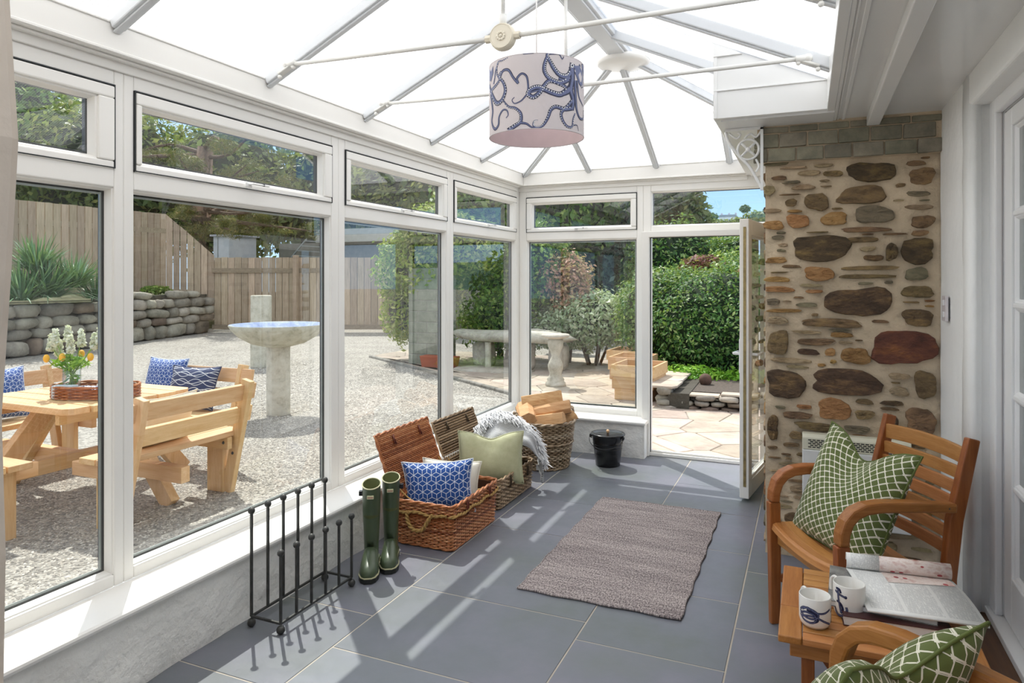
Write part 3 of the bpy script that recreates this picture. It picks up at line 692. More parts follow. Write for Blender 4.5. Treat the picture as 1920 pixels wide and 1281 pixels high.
struct(build(MB().box(.655, .76, 1.46, 3.305, .15, .18), 'trim_14', M['paint'], bev=.004))
df = MB().box(.672, .70, 3.215, 3.325, .18, 2.215); df.box(.664, .70, 3.325, 3.36, .18, 2.215); df.box(.70, .76, 3.215, 3.35, .18, 2.215); df.box(.672, .70, 1.46, 3.215, 2.15, 2.215); df.box(.70, .76, 1.46, 3.215, 2.15, 2.215)
dr = struct(build(df, 'door_2', M['paint'], bev=.006))
build(MB().box(.706, .74, 3.2, 3.216, .18, 2.15), 'edge_gap', M['threshold'], dr)
def frenchleaf(y0, y1):
    mb = MB(); X0, X1 = .70, .742; z0, z1 = .185, 2.145
    zs = [(.375, .70), (.72, 1.045), (1.065, 1.39), (1.41, 1.735), (1.755, 2.075)]
    ym = (y0+y1)/2; ya = [(y0+.10, ym-.012), (ym+.012, y1-.10)]
    mb.box(X0, X1, y0, y0+.10, z0, z1); mb.box(X0, X1, y1-.10, y1, z0, z1)
    mb.box(X0, X1, y0+.1, y1-.1, z0, zs[0][0]); mb.box(X0, X1, y0+.1, y1-.1, zs[-1][1], z1)
    for a, b_ in zip(zs, zs[1:]): mb.box(X0+.004, X1, y0+.1, y1-.1, a[1], b_[0])
    mb.box(X0+.004, X1, ym-.012, ym+.012, zs[0][0], zs[-1][1])
    lf = build(mb, 'door_leaf', M['paint'], dr, bev=.005)
    fx = lambda s, t, z: (.722-t, s, z)
    for a, b_ in ya:
        for c_, d_ in zs:
            p = build(MB().box(.722, .726, a, b_, c_, d_), 'glass_pane', M['glass'], lf)
            build(bead(MB(), fx, a, b_, c_, d_, .014, .0, .012), 'glazing_bead', M['paint'], lf)
frenchleaf(2.33, 3.20); frenchleaf(1.46, 2.325)
cu = MB(); pts = [(.80+.018*math.sin(k*.9)+.006*math.sin(k*2.3), 1.47+k*.012) for k in range(152)]
cu.add([(x, y, z) for x, y in pts for z in (.2, 2.15)], [(2*i, 2*i+2, 2*i+3, 2*i+1) for i in range(len(pts)-1)])
o = tag(build(cu, 'curtain', plain('sage_grey_curtain', 'A9B0A8', .9, var=.05), smooth=True), 'sage grey pleated curtain hanging behind the panes of the white glazed door', 'curtain')
sol = o.modifiers.new('thick', 'SOLIDIFY'); sol.thickness = .004
struct(build(MB().box(.955, 1.0, -1.25, 4.1, -.05, 2.6), 'wall_room', M['plaster_w']))
sw = thing('light_switch', 'small white double switch plate on the white plaster beside the stone chimney', 'switch', (.6, 3.78, 1.36))
a = build(MB().box(.588, .601, 3.735, 3.83, 1.30, 1.42), 'back_plate', plain('switch_plate', 'D6CFD0', .35), sw, bev=.003); build(MB().box(.583, .589, 3.765, 3.80, 1.375, 1.40), 'rocker', M['paint'], sw); build(MB().box(.583, .589, 3.765, 3.80, 1.32, 1.345), 'rocker', M['paint'], sw)
# near wall; unseen back wall, left open between posts to let sky light in
nw = [(-3.0, -.1), (-3.0, 3.1)]+[(-.848+.012*math.sin(k*.9)+.008*math.sin(k*2.1+1), 3.1-k*.16) for k in range(21)]
struct(build(MB().prism(nw, .32, .5, 'y'), 'wall_near', M['plaster_near'], bev=.012))
wb = MB().box(-3, .96, -1.4, -1.25, -.1, .3); wb.box(-3, .96, -1.4, -1.25, 2.34, 2.6)
for x in (-2.9, -1.9, -.9, .1, .9): wb.box(x-.05, x+.05, -1.38, -1.27, .3, 2.34)
struct(build(wb, 'wall_back_sky_opening', M['upvc']))
struct(build(MB().box(-3, -2.6, -1.3, .33, -.1, 2.4), 'wall_left_back', M['plaster_w']))
# ---- glazed door to the garden, standing open
dj = MB().box(-1.297, -1.232, 5.76, 5.90, 0, 1.86); dj.box(-.225, -.16, 5.76, 5.90, 0, 1.86); dj.box(-1.297, -.16, 5.79, 5.90, 0, .028); dj.box(-1.297, -.16, 5.805, 5.825, .028, .045); dj.box(-1.297, -.16, 5.76, 5.90, 1.852, 1.90)
d1 = struct(build(dj, 'door_1', M['upvc'], bev=.005))
build(MB().box(-1.234, -1.226, 5.80, 5.815, .03, 1.85).box(-1.232, -.225, 5.80, 5.815, 1.846, 1.853), 'seal', M['gasket'], d1)
def lm(x, y, z):   # leaf frame: x along the leaf from hinge, y thickness (towards the garden side), z up
    ux, uy = -.142, -.990
    return (-.235+ux*x+uy*y, 5.75+uy*x-ux*y, z)
def lbox(mb, x0, x1, y0, y1, z0, z1):
    P = [lm(x, y, z) for z in (z0, z1) for x, y in ((x0, y0), (x1, y0), (x1, y1), (x0, y1))]
    return mb.add(P, [(0, 3, 2, 1), (4, 5, 6, 7), (0, 1, 5, 4), (1, 2, 6, 5), (2, 3, 7, 6), (3, 0, 4, 7)])
mb = MB(); LW = .915
lbox(mb, 0, .095, 0, .062, .02, 1.905); lbox(mb, LW-.095, LW, 0, .062, .02, 1.905); lbox(mb, .095, LW-.095, 0, .062, .02, .13); lbox(mb, .095, LW-.095, 0, .062, 1.80, 1.905)
lf = build(mb, 'door_leaf', M['upvc'], d1, bev=.005)
mb = MB()
for a in ((.095, .11, .13, 1.80), (LW-.11, LW-.095, .13, 1.80), (.11, LW-.11, .13, .145), (.11, LW-.11, 1.785, 1.80)): lbox(mb, a[0], a[1], .012, .022, a[2], a[3]); lbox(mb, a[0], a[1], .04, .05, a[2], a[3])
build(mb, 'glazing_bead', M['upvc'], lf)
build(lbox(MB(), .096, LW-.096, .025, .029, .131, 1.799), 'glass_pane', glassmat('wavy_door_glass', 2.0, .05, rough=.03), lf)
build(lbox(MB(), LW, LW+.004, .018, .036, .1, 1.85), 'lock_strip', plain('brass_lock_strip', 'A39265', .4, .7, var=.3, nscale=30), lf)
for s in (-1, 1):
    y = .062 if s > 0 else 0; mb = MB(); lbox(mb, LW-.065, LW-.03, min(y, y+s*.01), max(y, y+s*.01), .86, 1.09)
    mb.tube([lm(LW-.047, y+s*.01, .99), lm(LW-.047, y+s*.045, .99), lm(LW-.06, y+s*.052, .99), lm(LW-.17, y+s*.05, .988)], .010, 8)
    build(mb, 'handle', M['paint'], lf, smooth=False)
# tie rods -------------------------------------------------------------------
for y, lab in ((2.555, 'nearer of the two white tie rods, its round cream boss left of the lampshade'), (3.335, 'farther of the two white tie rods, passing behind the octopus lampshade')):
    t = thing('tie_rod', lab, 'roof tie', (-1.13, y, 2.47), group='white tie rods across the roof')
    mb = MB()
    mb.tube([(-2.20, y-.035, 2.50), (-1.19, y-.035, 2.475)], .0105, 8, up=(0, 1, 0)); mb.tube([(-1.07, y-.035, 2.475), (-.04, y-.035, 2.478)], .0105, 8, up=(0, 1, 0))
    build(mb, 'rod', M['tie'], t, smooth=True)
    build(MB().tube([(-1.13, y-.035, 2.53), (-1.13, y-.035, 2.98)], .009, 8).tube([(-1.13, y-.035, 2.52), (-1.13, y-.035, 2.565)], .016, 8), 'drop_rod', M['tie'], t, smooth=True)
    mb = MB()
    prof = [(0, -.022), (.045, -.022), (.052, -.017), (.055, -.008), (.055, .008), (.052, .017), (.045, .022), (0, .022)]
    tmp = MB().lathe(prof, 32); mb.add([(-1.13+p[0], y-.035+p[2], 2.475+p[1]) for p in tmp.v], tmp.f)
    tmp = MB().lathe([(.0455, .003), (.046, -.001), (.049, -.001), (.0495, .003)], 32, cap=False); mb.add([(-1.13+p[0], y-.057+p[2], 2.475+p[1]) for p in tmp.v], tmp.f)
    mb.tube([(-1.205, y-.035, 2.4755), (-1.18, y-.035, 2.475)], .017, 8, up=(0, 1, 0)); mb.tube([(-1.08, y-.035, 2.475), (-1.055, y-.035, 2.475)], .017, 8, up=(0, 1, 0))
    bo = build(mb, 'boss', M['boss'], t, smooth=False)
    mb = MB()
    for k in range(10):
        a = 2*PI*k/10; mb.ball((-1.13+.015*math.cos(a), y-.0595, 2.475+.015*math.sin(a)), .0062, 6, (1, .5, 1))
    mb.ball((-1.13, y-.0595, 2.475), .007, 8, (1, .5, 1)); build(mb, 'rosette', M['boss'], bo)
    for sx, x in ((1, -2.24), (-1, -.0)):
        zz = 2.505 if sx > 0 else 2.478
        mb = MB(); mb.tube([(x, y-.035, zz), (x+sx*.05, y-.035, zz-.001)], .017, 8, up=(0, 1, 0)); mb.ball((x, y-.035, zz), .02, 8)
        mb.beam((x-.045, y-.03, (zl if sx > 0 else zr)(x-.045)-.062), (x+.045, y-.03, (zl if sx > 0 else zr)(x+.045)-.062), .03, .012)
        mb.ball((x-.04, y-.035, (zl if sx > 0 else zr)(x-.04)-.078), .011, 8); mb.ball((x+.04, y-.035, (zl if sx > 0 else zr)(x+.04)-.078), .011, 8)
        build(mb, 'bracket', M['tie'], t, smooth=True)
# ================================================================ THE GARDEN
GZ = -.1
# loose pebbles in front of the windows (too many to pick apart)
def pebbles(n, xr, yr, size, name, keep=None):
    x = NR.uniform(*xr, n); y = NR.uniform(*yr, n)
    if keep is not None: k = keep(x, y); x = x[k]; y = y[k]; n = len(x)
    s = size*NR.uniform(.55, 1.3, n); a = NR.uniform(0, 2*PI, n)
    base = np.array([[1, 0, 0], [0, .75, 0], [-1, 0, 0], [0, -.75, 0], [0, 0, .6], [.55, .4, .42], [-.5, .3, .4], [-.2, -.45, .45], [.4, -.35, .38]])
    base = np.array([[1, .1, 0], [.2, .8, 0], [-.9, .35, 0], [-.5, -.7, 0], [.6, -.65, 0], [.3, .1, .55], [-.3, -.1, .5]])
    F0 = np.array([[0, 1, 5], [1, 2, 6], [1, 6, 5], [2, 3, 6], [3, 4, 6], [4, 5, 6], [4, 0, 5]])
    V = base[None]*s[:, None, None]*NR.uniform(.8, 1.2, (n, 7, 1))
    c, d = np.cos(a)[:, None], np.sin(a)[:, None]
    X = V[:, :, 0]*c-V[:, :, 1]*d+x[:, None]; Y = V[:, :, 0]*d+V[:, :, 1]*c+y[:, None]
    Z = V[:, :, 2]+V[:, :, 0]*NR.uniform(-.25, .25, (n, 1))+GZ+.001
    P = np.stack([X, Y, Z], 2).reshape(-1, 3); F = (F0[None]+(np.arange(n)*7)[:, None, None]).reshape(-1, 3)
    return from_np(name, P, F, M['pebble'], kind='stuff')
def kerbline(x):  # y of the kerb at x
    return np.interp(x, [-8.5, -7.3, -5.7, -3.76, -2.55, -1.9, -1.4], [11.9, 11.09, 10.03, 8.68, 8.1, 7.3, 6.05])
pb = pebbles(48000, (-6.2, -2.66), (.8, 6.2), .0085, 'gravel'); tag(pb, 'loose grey gravel covering the yard outside the long window wall', 'gravel')
pb2 = pebbles(30000, (-9.5, -1.5), (6.2, 10.6), .0125, 'gravel', lambda x, y: (y < kerbline(x)-.05)); tag(pb2, 'loose grey gravel beyond the picnic table up to the curved kerb', 'gravel')
# patio: crazy paving
def clip(poly, nx, ny, d):
    out = []
    for i, p in enumerate(poly):
        q = poly[(i+1) % len(poly)]; a = nx*p[0]+ny*p[1]-d; b_ = nx*q[0]+ny*q[1]-d
        if a <= 0: out.append(p)
        if a*b_ < 0: t = a/(a-b_); out.append((p[0]+t*(q[0]-p[0]), p[1]+t*(q[1]-p[1])))
    return out
def voronoi(pts, bb, gap=.006):
    cells = []
    for i, p in enumerate(pts):
        poly = [(bb[0], bb[2]), (bb[1], bb[2]), (bb[1], bb[3]), (bb[0], bb[3])]
        for j, q in enumerate(pts):
            if i == j: continue
            dx, dy = q[0]-p[0], q[1]-p[1]; l = math.hypot(dx, dy)
            if l > 2.2: continue
            nx, ny = dx/l, dy/l; poly = clip(poly, nx, ny, (nx*(p[0]+q[0])/2+ny*(p[1]+q[1])/2)-gap)
            if len(poly) < 3: break
        cells.append(poly)
    return cells
KX = [-8.2, -7.3, -6.5, -5.7, -4.7, -3.76, -3.1, -2.55, -2.2, -1.9, -1.6, -1.4]
patio_poly = [(x, float(kerbline(x))) for x in KX]+[(-1.4, 5.95), (.9, 5.95), (.9, 13.2), (-8.2, 13.2)]
pat = struct(build(MB().prism([(x, y) for x, y in patio_poly], GZ-.02, GZ+.012), 'patio', M['kerb']))
pts = []
while len(pts) < 215:
    x, y = R.uniform(-8, .9), R.uniform(5.95, 13)
    if y < kerbline(x)-.05 and x < -1.35: continue
    near = y < 9.4 and x > -4
    md = .36 if near else .48
    if all((x-a)**2+(y-b_)**2 > md*md for a, b_ in pts): pts.append((x, y))
    elif R.random() < .0005: break
    if len(pts) > 40 and R.random() < .0003: break
for c_ in voronoi(pts, (-8.2, .9, 5.95, 13.2)):
    # trim by kerb line
    c_ = [(x, max(y, float(kerbline(x))+.03) if x < -1.35 else y) for x, y in c_]
    if len(c_) < 3: continue
    ar = abs(sum(c_[i][0]*c_[(i+1) % len(c_)][1]-c_[(i+1) % len(c_)][0]*c_[i][1] for i in range(len(c_))))/2
    if ar < .01: continue
    build(MB().prism(c_, GZ, GZ+.022+R.uniform(0, .006)), 'paving_stone', M['paving'], pat, bev=.006, seg=1)
kp = [(x, float(kerbline(x))-.03, GZ+.01) for x in KX]+[(-1.33, 5.98, GZ+.01)]
for a, b_ in zip(kp, kp[1:]):
    a, b_ = Vector(a), Vector(b_); n = max(1, int((b_-a).length/.3))
    for k in range(n):
        p, q = a.lerp(b_, k/n), a.lerp(b_, (k+1)/n); d = (q-p)*.02
        build(MB().beam(p+d, q-d, .075, .07), 'kerb_stone', M['kerb'], pat, bev=.01, seg=1)
# ---- boulder walls
def boulder(c, w, h, d, mat, parent, n=8, nm='stone'):
    m = 6; vs_ = []; fs = []
    for i in range(m+1):
        a = PI*i/m
        for k in range(n):
            t = 2*PI*k/n; r = R.uniform(.9, 1.08)
            sx = abs(math.cos(t))**.6*math.copysign(1, math.cos(t)); sy = abs(math.sin(t))**.6*math.copysign(1, math.sin(t)); sz = abs(math.cos(a))**.6*math.copysign(1, math.cos(a))
            sr = math.sin(a)**.6 if i not in (0, m) else 0
            vs_.append((c[0]+w/2*sx*sr*r, c[1]+d/2*sy*sr*r, c[2]+h/2*sz*r))
    for i in range(m):
        for k in range(n): fs.append((i*n+k, (i+1)*n+k, (i+1)*n+(k+1) % n, i*n+(k+1) % n))
    return MB().add(vs_, fs)
def stonewall(name, p0, p1, z0, ztop, hs, ws, thick, mat, core=True, st=True):
    """wall of individual stones between plan points; ztop(s) height"""
    p0, p1 = Vector((*p0, 0)), Vector((*p1, 0)); Ln = (p1-p0).length; d = (p1-p0)/Ln; nrm = Vector((d.y, -d.x, 0)); ang = math.atan2(d.y, d.x)
    root = sroot(name) if st else name
    if core:
        mb = MB(); N_ = 10
        for k in range(N_):
            s0, s1 = Ln*k/N_, Ln*(k+1)/N_; a, b_ = p0+d*s0, p0+d*s1
            q = [a-nrm*.05, b_-nrm*.05, b_-nrm*thick, a-nrm*thick]
            mb.prism([(x.x, x.y) for x in q], z0-.1, min(ztop(s0/Ln), ztop(s1/Ln))-.06)
        build(mb, 'wall_core', M['rockmort'], root)
    z = z0; row = 0
    while z < max(ztop(k/10) for k in range(11))-.03:
        h = R.uniform(*hs); s = -R.uniform(0, .2)
        while s < Ln:
            w = R.uniform(*ws); zc = z+h/2; sm = (s+w/2)/Ln
            if z+h*.6 < ztop(max(0, min(1, sm))) and sm < 1.02:
                hh = h*R.uniform(.82, 1.08); b_ = boulder((0, 0, 0), w*.98, hh, R.uniform(.18, .26)*max(1, ws[1]/.6), mat, None)
                pos = p0+d*(s+w/2); ca, sa = math.cos(ang), math.sin(ang); tl = R.uniform(-.08, .08)
                b_.v = [(pos.x+x*ca-y*sa, pos.y+x*sa+y*ca, zc+zz+x*tl) for x, y, zz in b_.v]
                o = build(b_, 'stone', R.choice(mat), root, smooth=True)
            s += w
        z += h*.93; row += 1
    return root
rk = [M['rock'], M['rock'], M['rock'], stone('brown_field_stone', '8E7C6A', '5E5146', 3, .8, .2, dist=.03)]
zt = lambda s: 1.05 if s < .5 else (1.05-.35*(s-.5)/.3 if s < .8 else .95)
stonewall('retaining_wall', (-13.9, 5.6), (-16.45, 15.2), GZ, lambda s: (.95+.12*math.sin(s*19)) if s < .55 else 1.15+.12*math.sin(s*31), (.18, .44), (.28, .95), .6, rk)
# earth bank behind the retaining wall
struct(build(MB().prism([(-14.3, 5.2), (-16.75, 14.6), (-17.2, 15.3), (-20, 22), (-40, 30), (-40, 0)], GZ, .95), 'bank', M['soil']))
# low garden walls by the door
stonewall('garden_wall', (-1.66, 9.75), (-1.62, 8.42), GZ, lambda s: .17, (.07, .12), (.12, .26), .3, rk)
stonewall('garden_wall', (-1.62, 8.5), (1.2, 8.75), GZ, lambda s: .05+.05*min(1, s*3), (.05, .09), (.12, .3), .3, rk)
cap = sroot('trim_15')
for x0, x1, y0, y1, z in ((-1.86, -1.47, 8.40, 8.9, .19), (-1.87, -1.49, 8.92, 9.4, .19), (-1.86, -1.5, 9.42, 9.85, .19)):
    build(MB().prism([(x0, y0+.02), (x1-.05, y0), (x1, y0+.1), (x1, y1), (x0, y1)], z-.03, z, 'z'), 'cap_stone', M['paving'], cap, bev=.008)
for k in range(6):
    x = -1.4+k*.44; y = 8.56+k*.04; z = .075+.02*k if k < 3 else .12; build(MB().prism([(x, y-.1), (x+.42, y-.08), (x+.42, y+.1), (x, y+.1)], z, z+.025, 'z'), 'cap_stone', M['paving'], cap, bev=.006)
bedm = plain('dark_bark_mulch', '5A5148', .95, var=.3, nscale=30, bs_=1, bscale=50, dist=.02)
struct(build(MB().prism([(-1.5, 8.7), (1.4, 8.85), (3, 16), (-1.7, 16)], GZ, .10), 'garden_bed', bedm))
# ---- fence of single boards
fence = thing('board_fence', 'long weathered timber board fence stepping down the bank at the back of the yard', 'fence', (-15, 16, 0))
fm = M['fence']; fy = wood('fence_rail', 'AD9A80', '84735E', 'x', .85, .8)
def plank(x, y, z0, z1, w, ang, slope=0):
    ca, sa = math.cos(ang), math.sin(ang); h = w/2; t = .02
    P = [(-h, -t), (h, -t), (h, t), (-h, t)]
    mb = MB(); mb.add([(x+a*ca-b_*sa, y+a*sa+b_*ca, z0) for a, b_ in P]+[(x+a*ca-b_*sa, y+a*sa+b_*ca, z1+a*slope) for a, b_ in P], [(0, 3, 2, 1), (4, 5, 6, 7), (0, 1, 5, 4), (1, 2, 6, 5), (2, 3, 7, 6), (3, 0, 4, 7)])
    build(mb, 'board', fm, fence)
# lower run: camera-facing line ; points given in plan
def run(p, q, n, z0f, z1f, slopef=lambda s: 0):
    ang = math.atan2(q[1]-p[1], q[0]-p[0]); L_ = math.hypot(q[0]-p[0], q[1]-p[1]); w = L_/n
    for k in range(n):
        s = (k+.5)/n; plank(p[0]+(q[0]-p[0])*s, p[1]+(q[1]-p[1])*s, z0f(s), z1f(s)+R.uniform(-.01, .01), w*.9, ang, slopef(s))
A_, B_, C_, D_ = (-17.6, 7.0), (-17.3, 14.4), (-16.35, 15.3), (-8.4, 18.6)
run(A_, B_, 37, lambda s: 1.15, lambda s: 3.40)
def stepz(s): return 3.40-s*1.2
run(B_, C_, 7, lambda s: 1.1 if s < .4 else 1.1-(s-.4)/.6*.95, stepz, lambda s: -.95)
run(C_, D_, 42, lambda s: .12, lambda s: 2.14)
for (p, q, zz) in ((A_, B_, 1.2), (A_, B_, 2.9), (C_, D_, .06), (C_, D_, 1.75)):
    build(MB().beam((p[0]-.02, p[1]-.06, zz), (q[0]-.02, q[1]-.06, zz) if zz < 1.5 else (q[0], q[1]+.08, zz), .05, .14), 'rail', fy, fence)
for x, y in ((-14.0, 16.20), (-11.5, 17.25)): build(MB().box(x-.07, x+.07, y-.12, y, GZ, 2.2), 'post', fm, fence, bev=.01)
# ---- bird bath and the tall column
bb = thing('birdbath', 'large shallow stone bowl with a blue-glazed inside on a round concrete column', 'birdbath', (-5.742, 6.32, GZ))
build(MB().lathe([(0, 0), (.135, 0), (.137, .3), (.133, .6), (.135, .83), (0, .83)], 28, (-5.742, 6.32, GZ)), 'column', M['conc'], bb, smooth=False, bev=.004).data.polygons.foreach_set('use_smooth', [True]*140)
bw = [(0, .80), (.14, .80), (.30, .84), (.44, .92), (.52, 1.0), (.553, 1.055), (.545, 1.065), (.53, 1.055), (.50, 1.02), (.40, .95), (.25, .90), (0, .88)]
bo = build(MB().lathe(bw[:7], 48, (-5.742, 6.32, GZ), cap=False), 'bowl', M['conc'], bb, smooth=True)
build(MB().lathe(bw[6:], 48, (-5.742, 6.32, GZ), cap=False), 'bowl_lining', M['basin'], bo, smooth=True)
cl = build(MB().lathe([(0, 0), (.185, 0), (.182, 1.28), (.175, 1.30), (0, 1.30)], 28, (-9.14, 9.62, GZ)), 'stone_column', M['conc'], bev=.01)
tag(cl, 'tall plain round concrete column standing on the gravel behind the bird bath', 'column')
# ---- rock bench, pedestal table, wall pier, trough
rbn = thing('rock_bench', 'rough weathered rock slab bench resting on boulders beside the shrubs', 'bench', (-4.9, 10.95, GZ))
sb_ = boulder((0, 0, 0), 2.35, .2, .72, None, None, 20); sb_.v = [(x-4.78, y+11.0-x*.04, z*(1+.12*math.sin(x*3))+.50+.02*math.sin(x*4)) for x, y, z in sb_.v]
build(sb_, 'slab', M['rockpale'], rbn, smooth=True)
for (x, y, w, h) in ((-5.35, 11.1, .42, .5), (-4.55, 11.05, .42, .52), (-3.95, 11.15, .35, .5)):
    b_ = boulder((x, y, GZ+h/2), w, h, .35, None, None, 8); build(b_, 'support_stone', M['rockpale'], rbn, smooth=True)
build(MB().lathe([(0, 0), (.06, 0), (.05, .25), (.055, .5), (0, .5)], 12, (-5.12, 10.78, GZ)), 'prop', M['conc'], rbn)
mn = boulder((-5.0, 10.7, GZ+.02), 1.5, .10, .7, None, None, 14); tag(build(mn, 'flat_rock', M['rockpale'], smooth=True), 'low flat pale rock lying under the rock slab bench', 'rock')
pt = thing('pedestal_table', 'small round stone table on a turned baluster pedestal on the paving', 'garden table', (-3.42, 9.52, -.08))
build(MB().lathe([(0, 0), (.15, 0), (.15, .05), (.125, .07), (.13, .10), (.10, .14), (.085, .18), (.11, .25), (.115, .31), (.085, .38), (.06, .44), (.075, .5), (.11, .58), (.12, .66), (.10, .70), (0, .70)], 24, (-3.42, 9.52, -.08)), 'pedestal', M['rockpale'], pt, smooth=True)
build(MB().lathe([(0, .70), (.12, .70), (.20, .725), (.215, .745), (.20, .765), (0, .765)], 32, (-3.42, 9.52, -.08)), 'tabletop', M['rockpale'], pt, smooth=True)
pier = thing('block_pier', 'square garden pier of mossy concrete blocks half hidden by the yellow-green shrub', 'pier', (-6.45, 11.2, GZ))
bm_ = stone('mossy_block', '9A9C8A', '6C7260', 5, .6, .12)
for r_ in range(9):
    off = 0 if r_ % 2 else -.18
    x = -6.85
    xs = [x, x+.4, x+.8] if r_ % 2 else [x, x+.2, x+.6, x+.8]
    for a, b2 in zip(xs, xs[1:]): build(MB().box(a+.006, b2-.006, 10.95, 11.35, GZ+r_*.2+.006, GZ+r_*.2+.194), 'block', bm_, pier, bev=.008, seg=1)
build(MB().box(-6.84, -6.06, 10.96, 11.34, GZ, GZ+1.8), 'mortar_core', M['kerb'], pier)
tag(build(MB().prism([(-6.35, GZ), (-5.75, GZ), (-5.7, .12), (-6.4, .12)], 10.6, 10.85, 'y'), 'terracotta_trough', M['terra'], bev=.012), 'low terracotta trough at the foot of the block pier', 'planter')
# ---- timber crates
def crate(x, y, rz, label, w=.50, d=.62, h=.46):
    t = thing('timber_planter', label, 'planter', (x, y, -.078), rz, group='pale open-topped timber planters on the patio', local=True)
    for r_ in range(3):
        z0, z1 = r_*h/3+.002, (r_+1)*h/3-.002; ta = .02*r_
        for (a, b_, c_, e_) in ((-w/2-ta, w/2+ta, -d/2-ta, -d/2+.025-ta), (-w/2-ta, w/2+ta, d/2-.025+ta, d/2+ta), (-w/2-ta, -w/2+.025-ta, -d/2+.025-ta, d/2-.025+ta), (w/2-.025+ta, w/2+ta, -d/2+.025-ta, d/2-.025+ta)):
            build(MB().box(a, b_, c_, e_, z0, z1), 'board', M['crate'], t, local=True, bev=.002, seg=1)
    build(MB().box(-w/2+.02, w/2-.02, -d/2+.02, d/2-.02, .02, .05), 'base_board', M['crate'], t, local=True)
    return t
crate(-2.06, 9.05, -.05, 'nearest and largest-looking timber planter, standing by the low capped wall outside the door')
crate(-2.35, 9.92, -.05, 'middle timber planter of the row of three outside the end window', .46)
crate(-2.62, 10.78, -.05, 'farthest timber planter of the row of three, beside the pale shrubs', .46)
# stone ball
tag(build(MB().ball((-1.25, 9.35, .16), .085, 16), 'stone_ball', stone('rusty_stone_ball', '6A4A3C', '46342C', 14), smooth=True), 'brown stone ball lying on the mulch under the round hedge', 'ball')
# ---- foliage
def leaves(name, blobs, n, size, mat, parent=None, shell=.55, flat=.5, asp=.45, droop=0.0, cut=None):
    """blobs: list of (cx,cy,cz,rx,ry,rz,weight)"""
    w = np.array([b[6] if len(b) > 6 else b[3]*b[4]*b[5] for b in blobs], float); w /= w.sum()
    idx = NR.choice(len(blobs), n, p=w); Bm = np.array([b[:6] for b in blobs])[idx]
    d = NR.normal(size=(n, 3)); d /= np.linalg.norm(d, axis=1)[:, None]
    r = (shell+(1-shell)*NR.random(n)**.6)*(1+.10*np.sin(d[:, 0]*9+idx)*np.sin(d[:, 2]*8+idx*2)+.06*NR.normal(size=n))
    P = Bm[:, :3]+Bm[:, 3:6]*d*r[:, None]
    if cut is not None: k = P[:, 2] > cut; P = P[k]; d = d[k]; n = len(P)
    nr = d*.7+NR.normal(size=(n, 3))*flat+np.array([0, 0, .35]); nr /= np.linalg.norm(nr, axis=1)[:, None]
    t = np.cross(nr, NR.normal(size=(n, 3))); t[:, 2] -= droop; t /= np.linalg.norm(t, axis=1)[:, None]; b_ = np.cross(nr, t)
    s = (size*NR.uniform(.6, 1.35, n))[:, None]
    V = np.stack([P-t*s, P+b_*s*asp+nr*s*.1, P+t*s, P-b_*s*asp+nr*s*.1], 1).reshape(-1, 3)
    F = (np.array([[0, 1, 2, 3]])[None]+(np.arange(n)*4)[:, None, None]).reshape(-1, 4)
    return from_np(name, V, F, mat, parent)
def shrub(label, blobs, n, size, mat, nm='shrub', cat='shrub', trunk=True, core=None, group=None, **k):
    b0 = blobs[0]; t = thing(nm, label, cat, (b0[0], b0[1], GZ), group=group)
    o = leaves('foliage', blobs, n, size, mat, None, **k)
    o.parent = t; o.location = (-b0[0], -b0[1], -GZ)
    if trunk:
        mb = MB()
        for q in range(5): a = q*1.3; mb.tube([(b0[0]+.1*math.cos(a), b0[1]+.1*math.sin(a), GZ), (b0[0]+b0[3]*.5*math.cos(a), b0[1]+b0[4]*.5*math.sin(a), b0[2])], .03, 5, rad=[1, .5])
        build(mb, 'stem', M['trunk'], t)
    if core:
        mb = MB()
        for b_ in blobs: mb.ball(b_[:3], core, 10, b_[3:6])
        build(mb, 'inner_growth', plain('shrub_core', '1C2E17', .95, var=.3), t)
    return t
# big yellow-green shrubs left of the corner
shrub('yellow-green bushy shrub overhanging the block pier', [(-6.9, 11.6, 1.75, 1.0, .8, .85), (-6.0, 11.5, 2.1, .8, .7, .55), (-7.3, 11.5, .9, .45, .5, .7), (-6.6, 11.3, 2.5, .8, .6, .4)], 15000, .05, M['lf_yel'], core=.62)
shrub('tall dense mid-green shrub behind the rock slab bench', [(-5.5, 12.4, 1.2, 1.25, .8, 1.25), (-4.9, 12.3, 1.7, .9, .7, .9), (-5.9, 12.2, 2.0, .8, .6, .6)], 17000, .05, M['lf_mid'], core=.72)
shrub('pale red-tinged acer leaning over the rock slab bench', [(-4.2, 12.2, 1.55, .55, .5, .5), (-4.0, 12.1, 1.15, .45, .4, .45)], 4200, .045, M['lf_red'], shell=.2)
shrub('pale variegated low shrub behind the round pedestal table', [(-3.6, 12.1, .75, .9, .6, .55), (-4.3, 12.2, .55, .6, .5, .45)], 7000, .045, M['lf_pale'], core=.6)
shrub('airy pale shrub beside the row of timber planters', [(-2.5, 12.3, .85, .7, .6, .8), (-1.95, 12.0, .5, .5, .5, .6)], 6000, .045, M['lf_pale'], core=.5)
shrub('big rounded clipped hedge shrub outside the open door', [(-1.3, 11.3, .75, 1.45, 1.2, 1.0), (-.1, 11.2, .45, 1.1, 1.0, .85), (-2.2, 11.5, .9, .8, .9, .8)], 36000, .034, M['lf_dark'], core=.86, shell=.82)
shrub('bright green ground cover under the round hedge', [(-1.5, 9.95, .12, .5, .3, .16), (-.6, 10.0, .12, .6, .25, .14), (.1, 9.9, .1, .5, .25, .12)], 5000, .035, M['lf_bright'], 'ground_cover', 'plant', trunk=False, shell=.2, cut=.0)
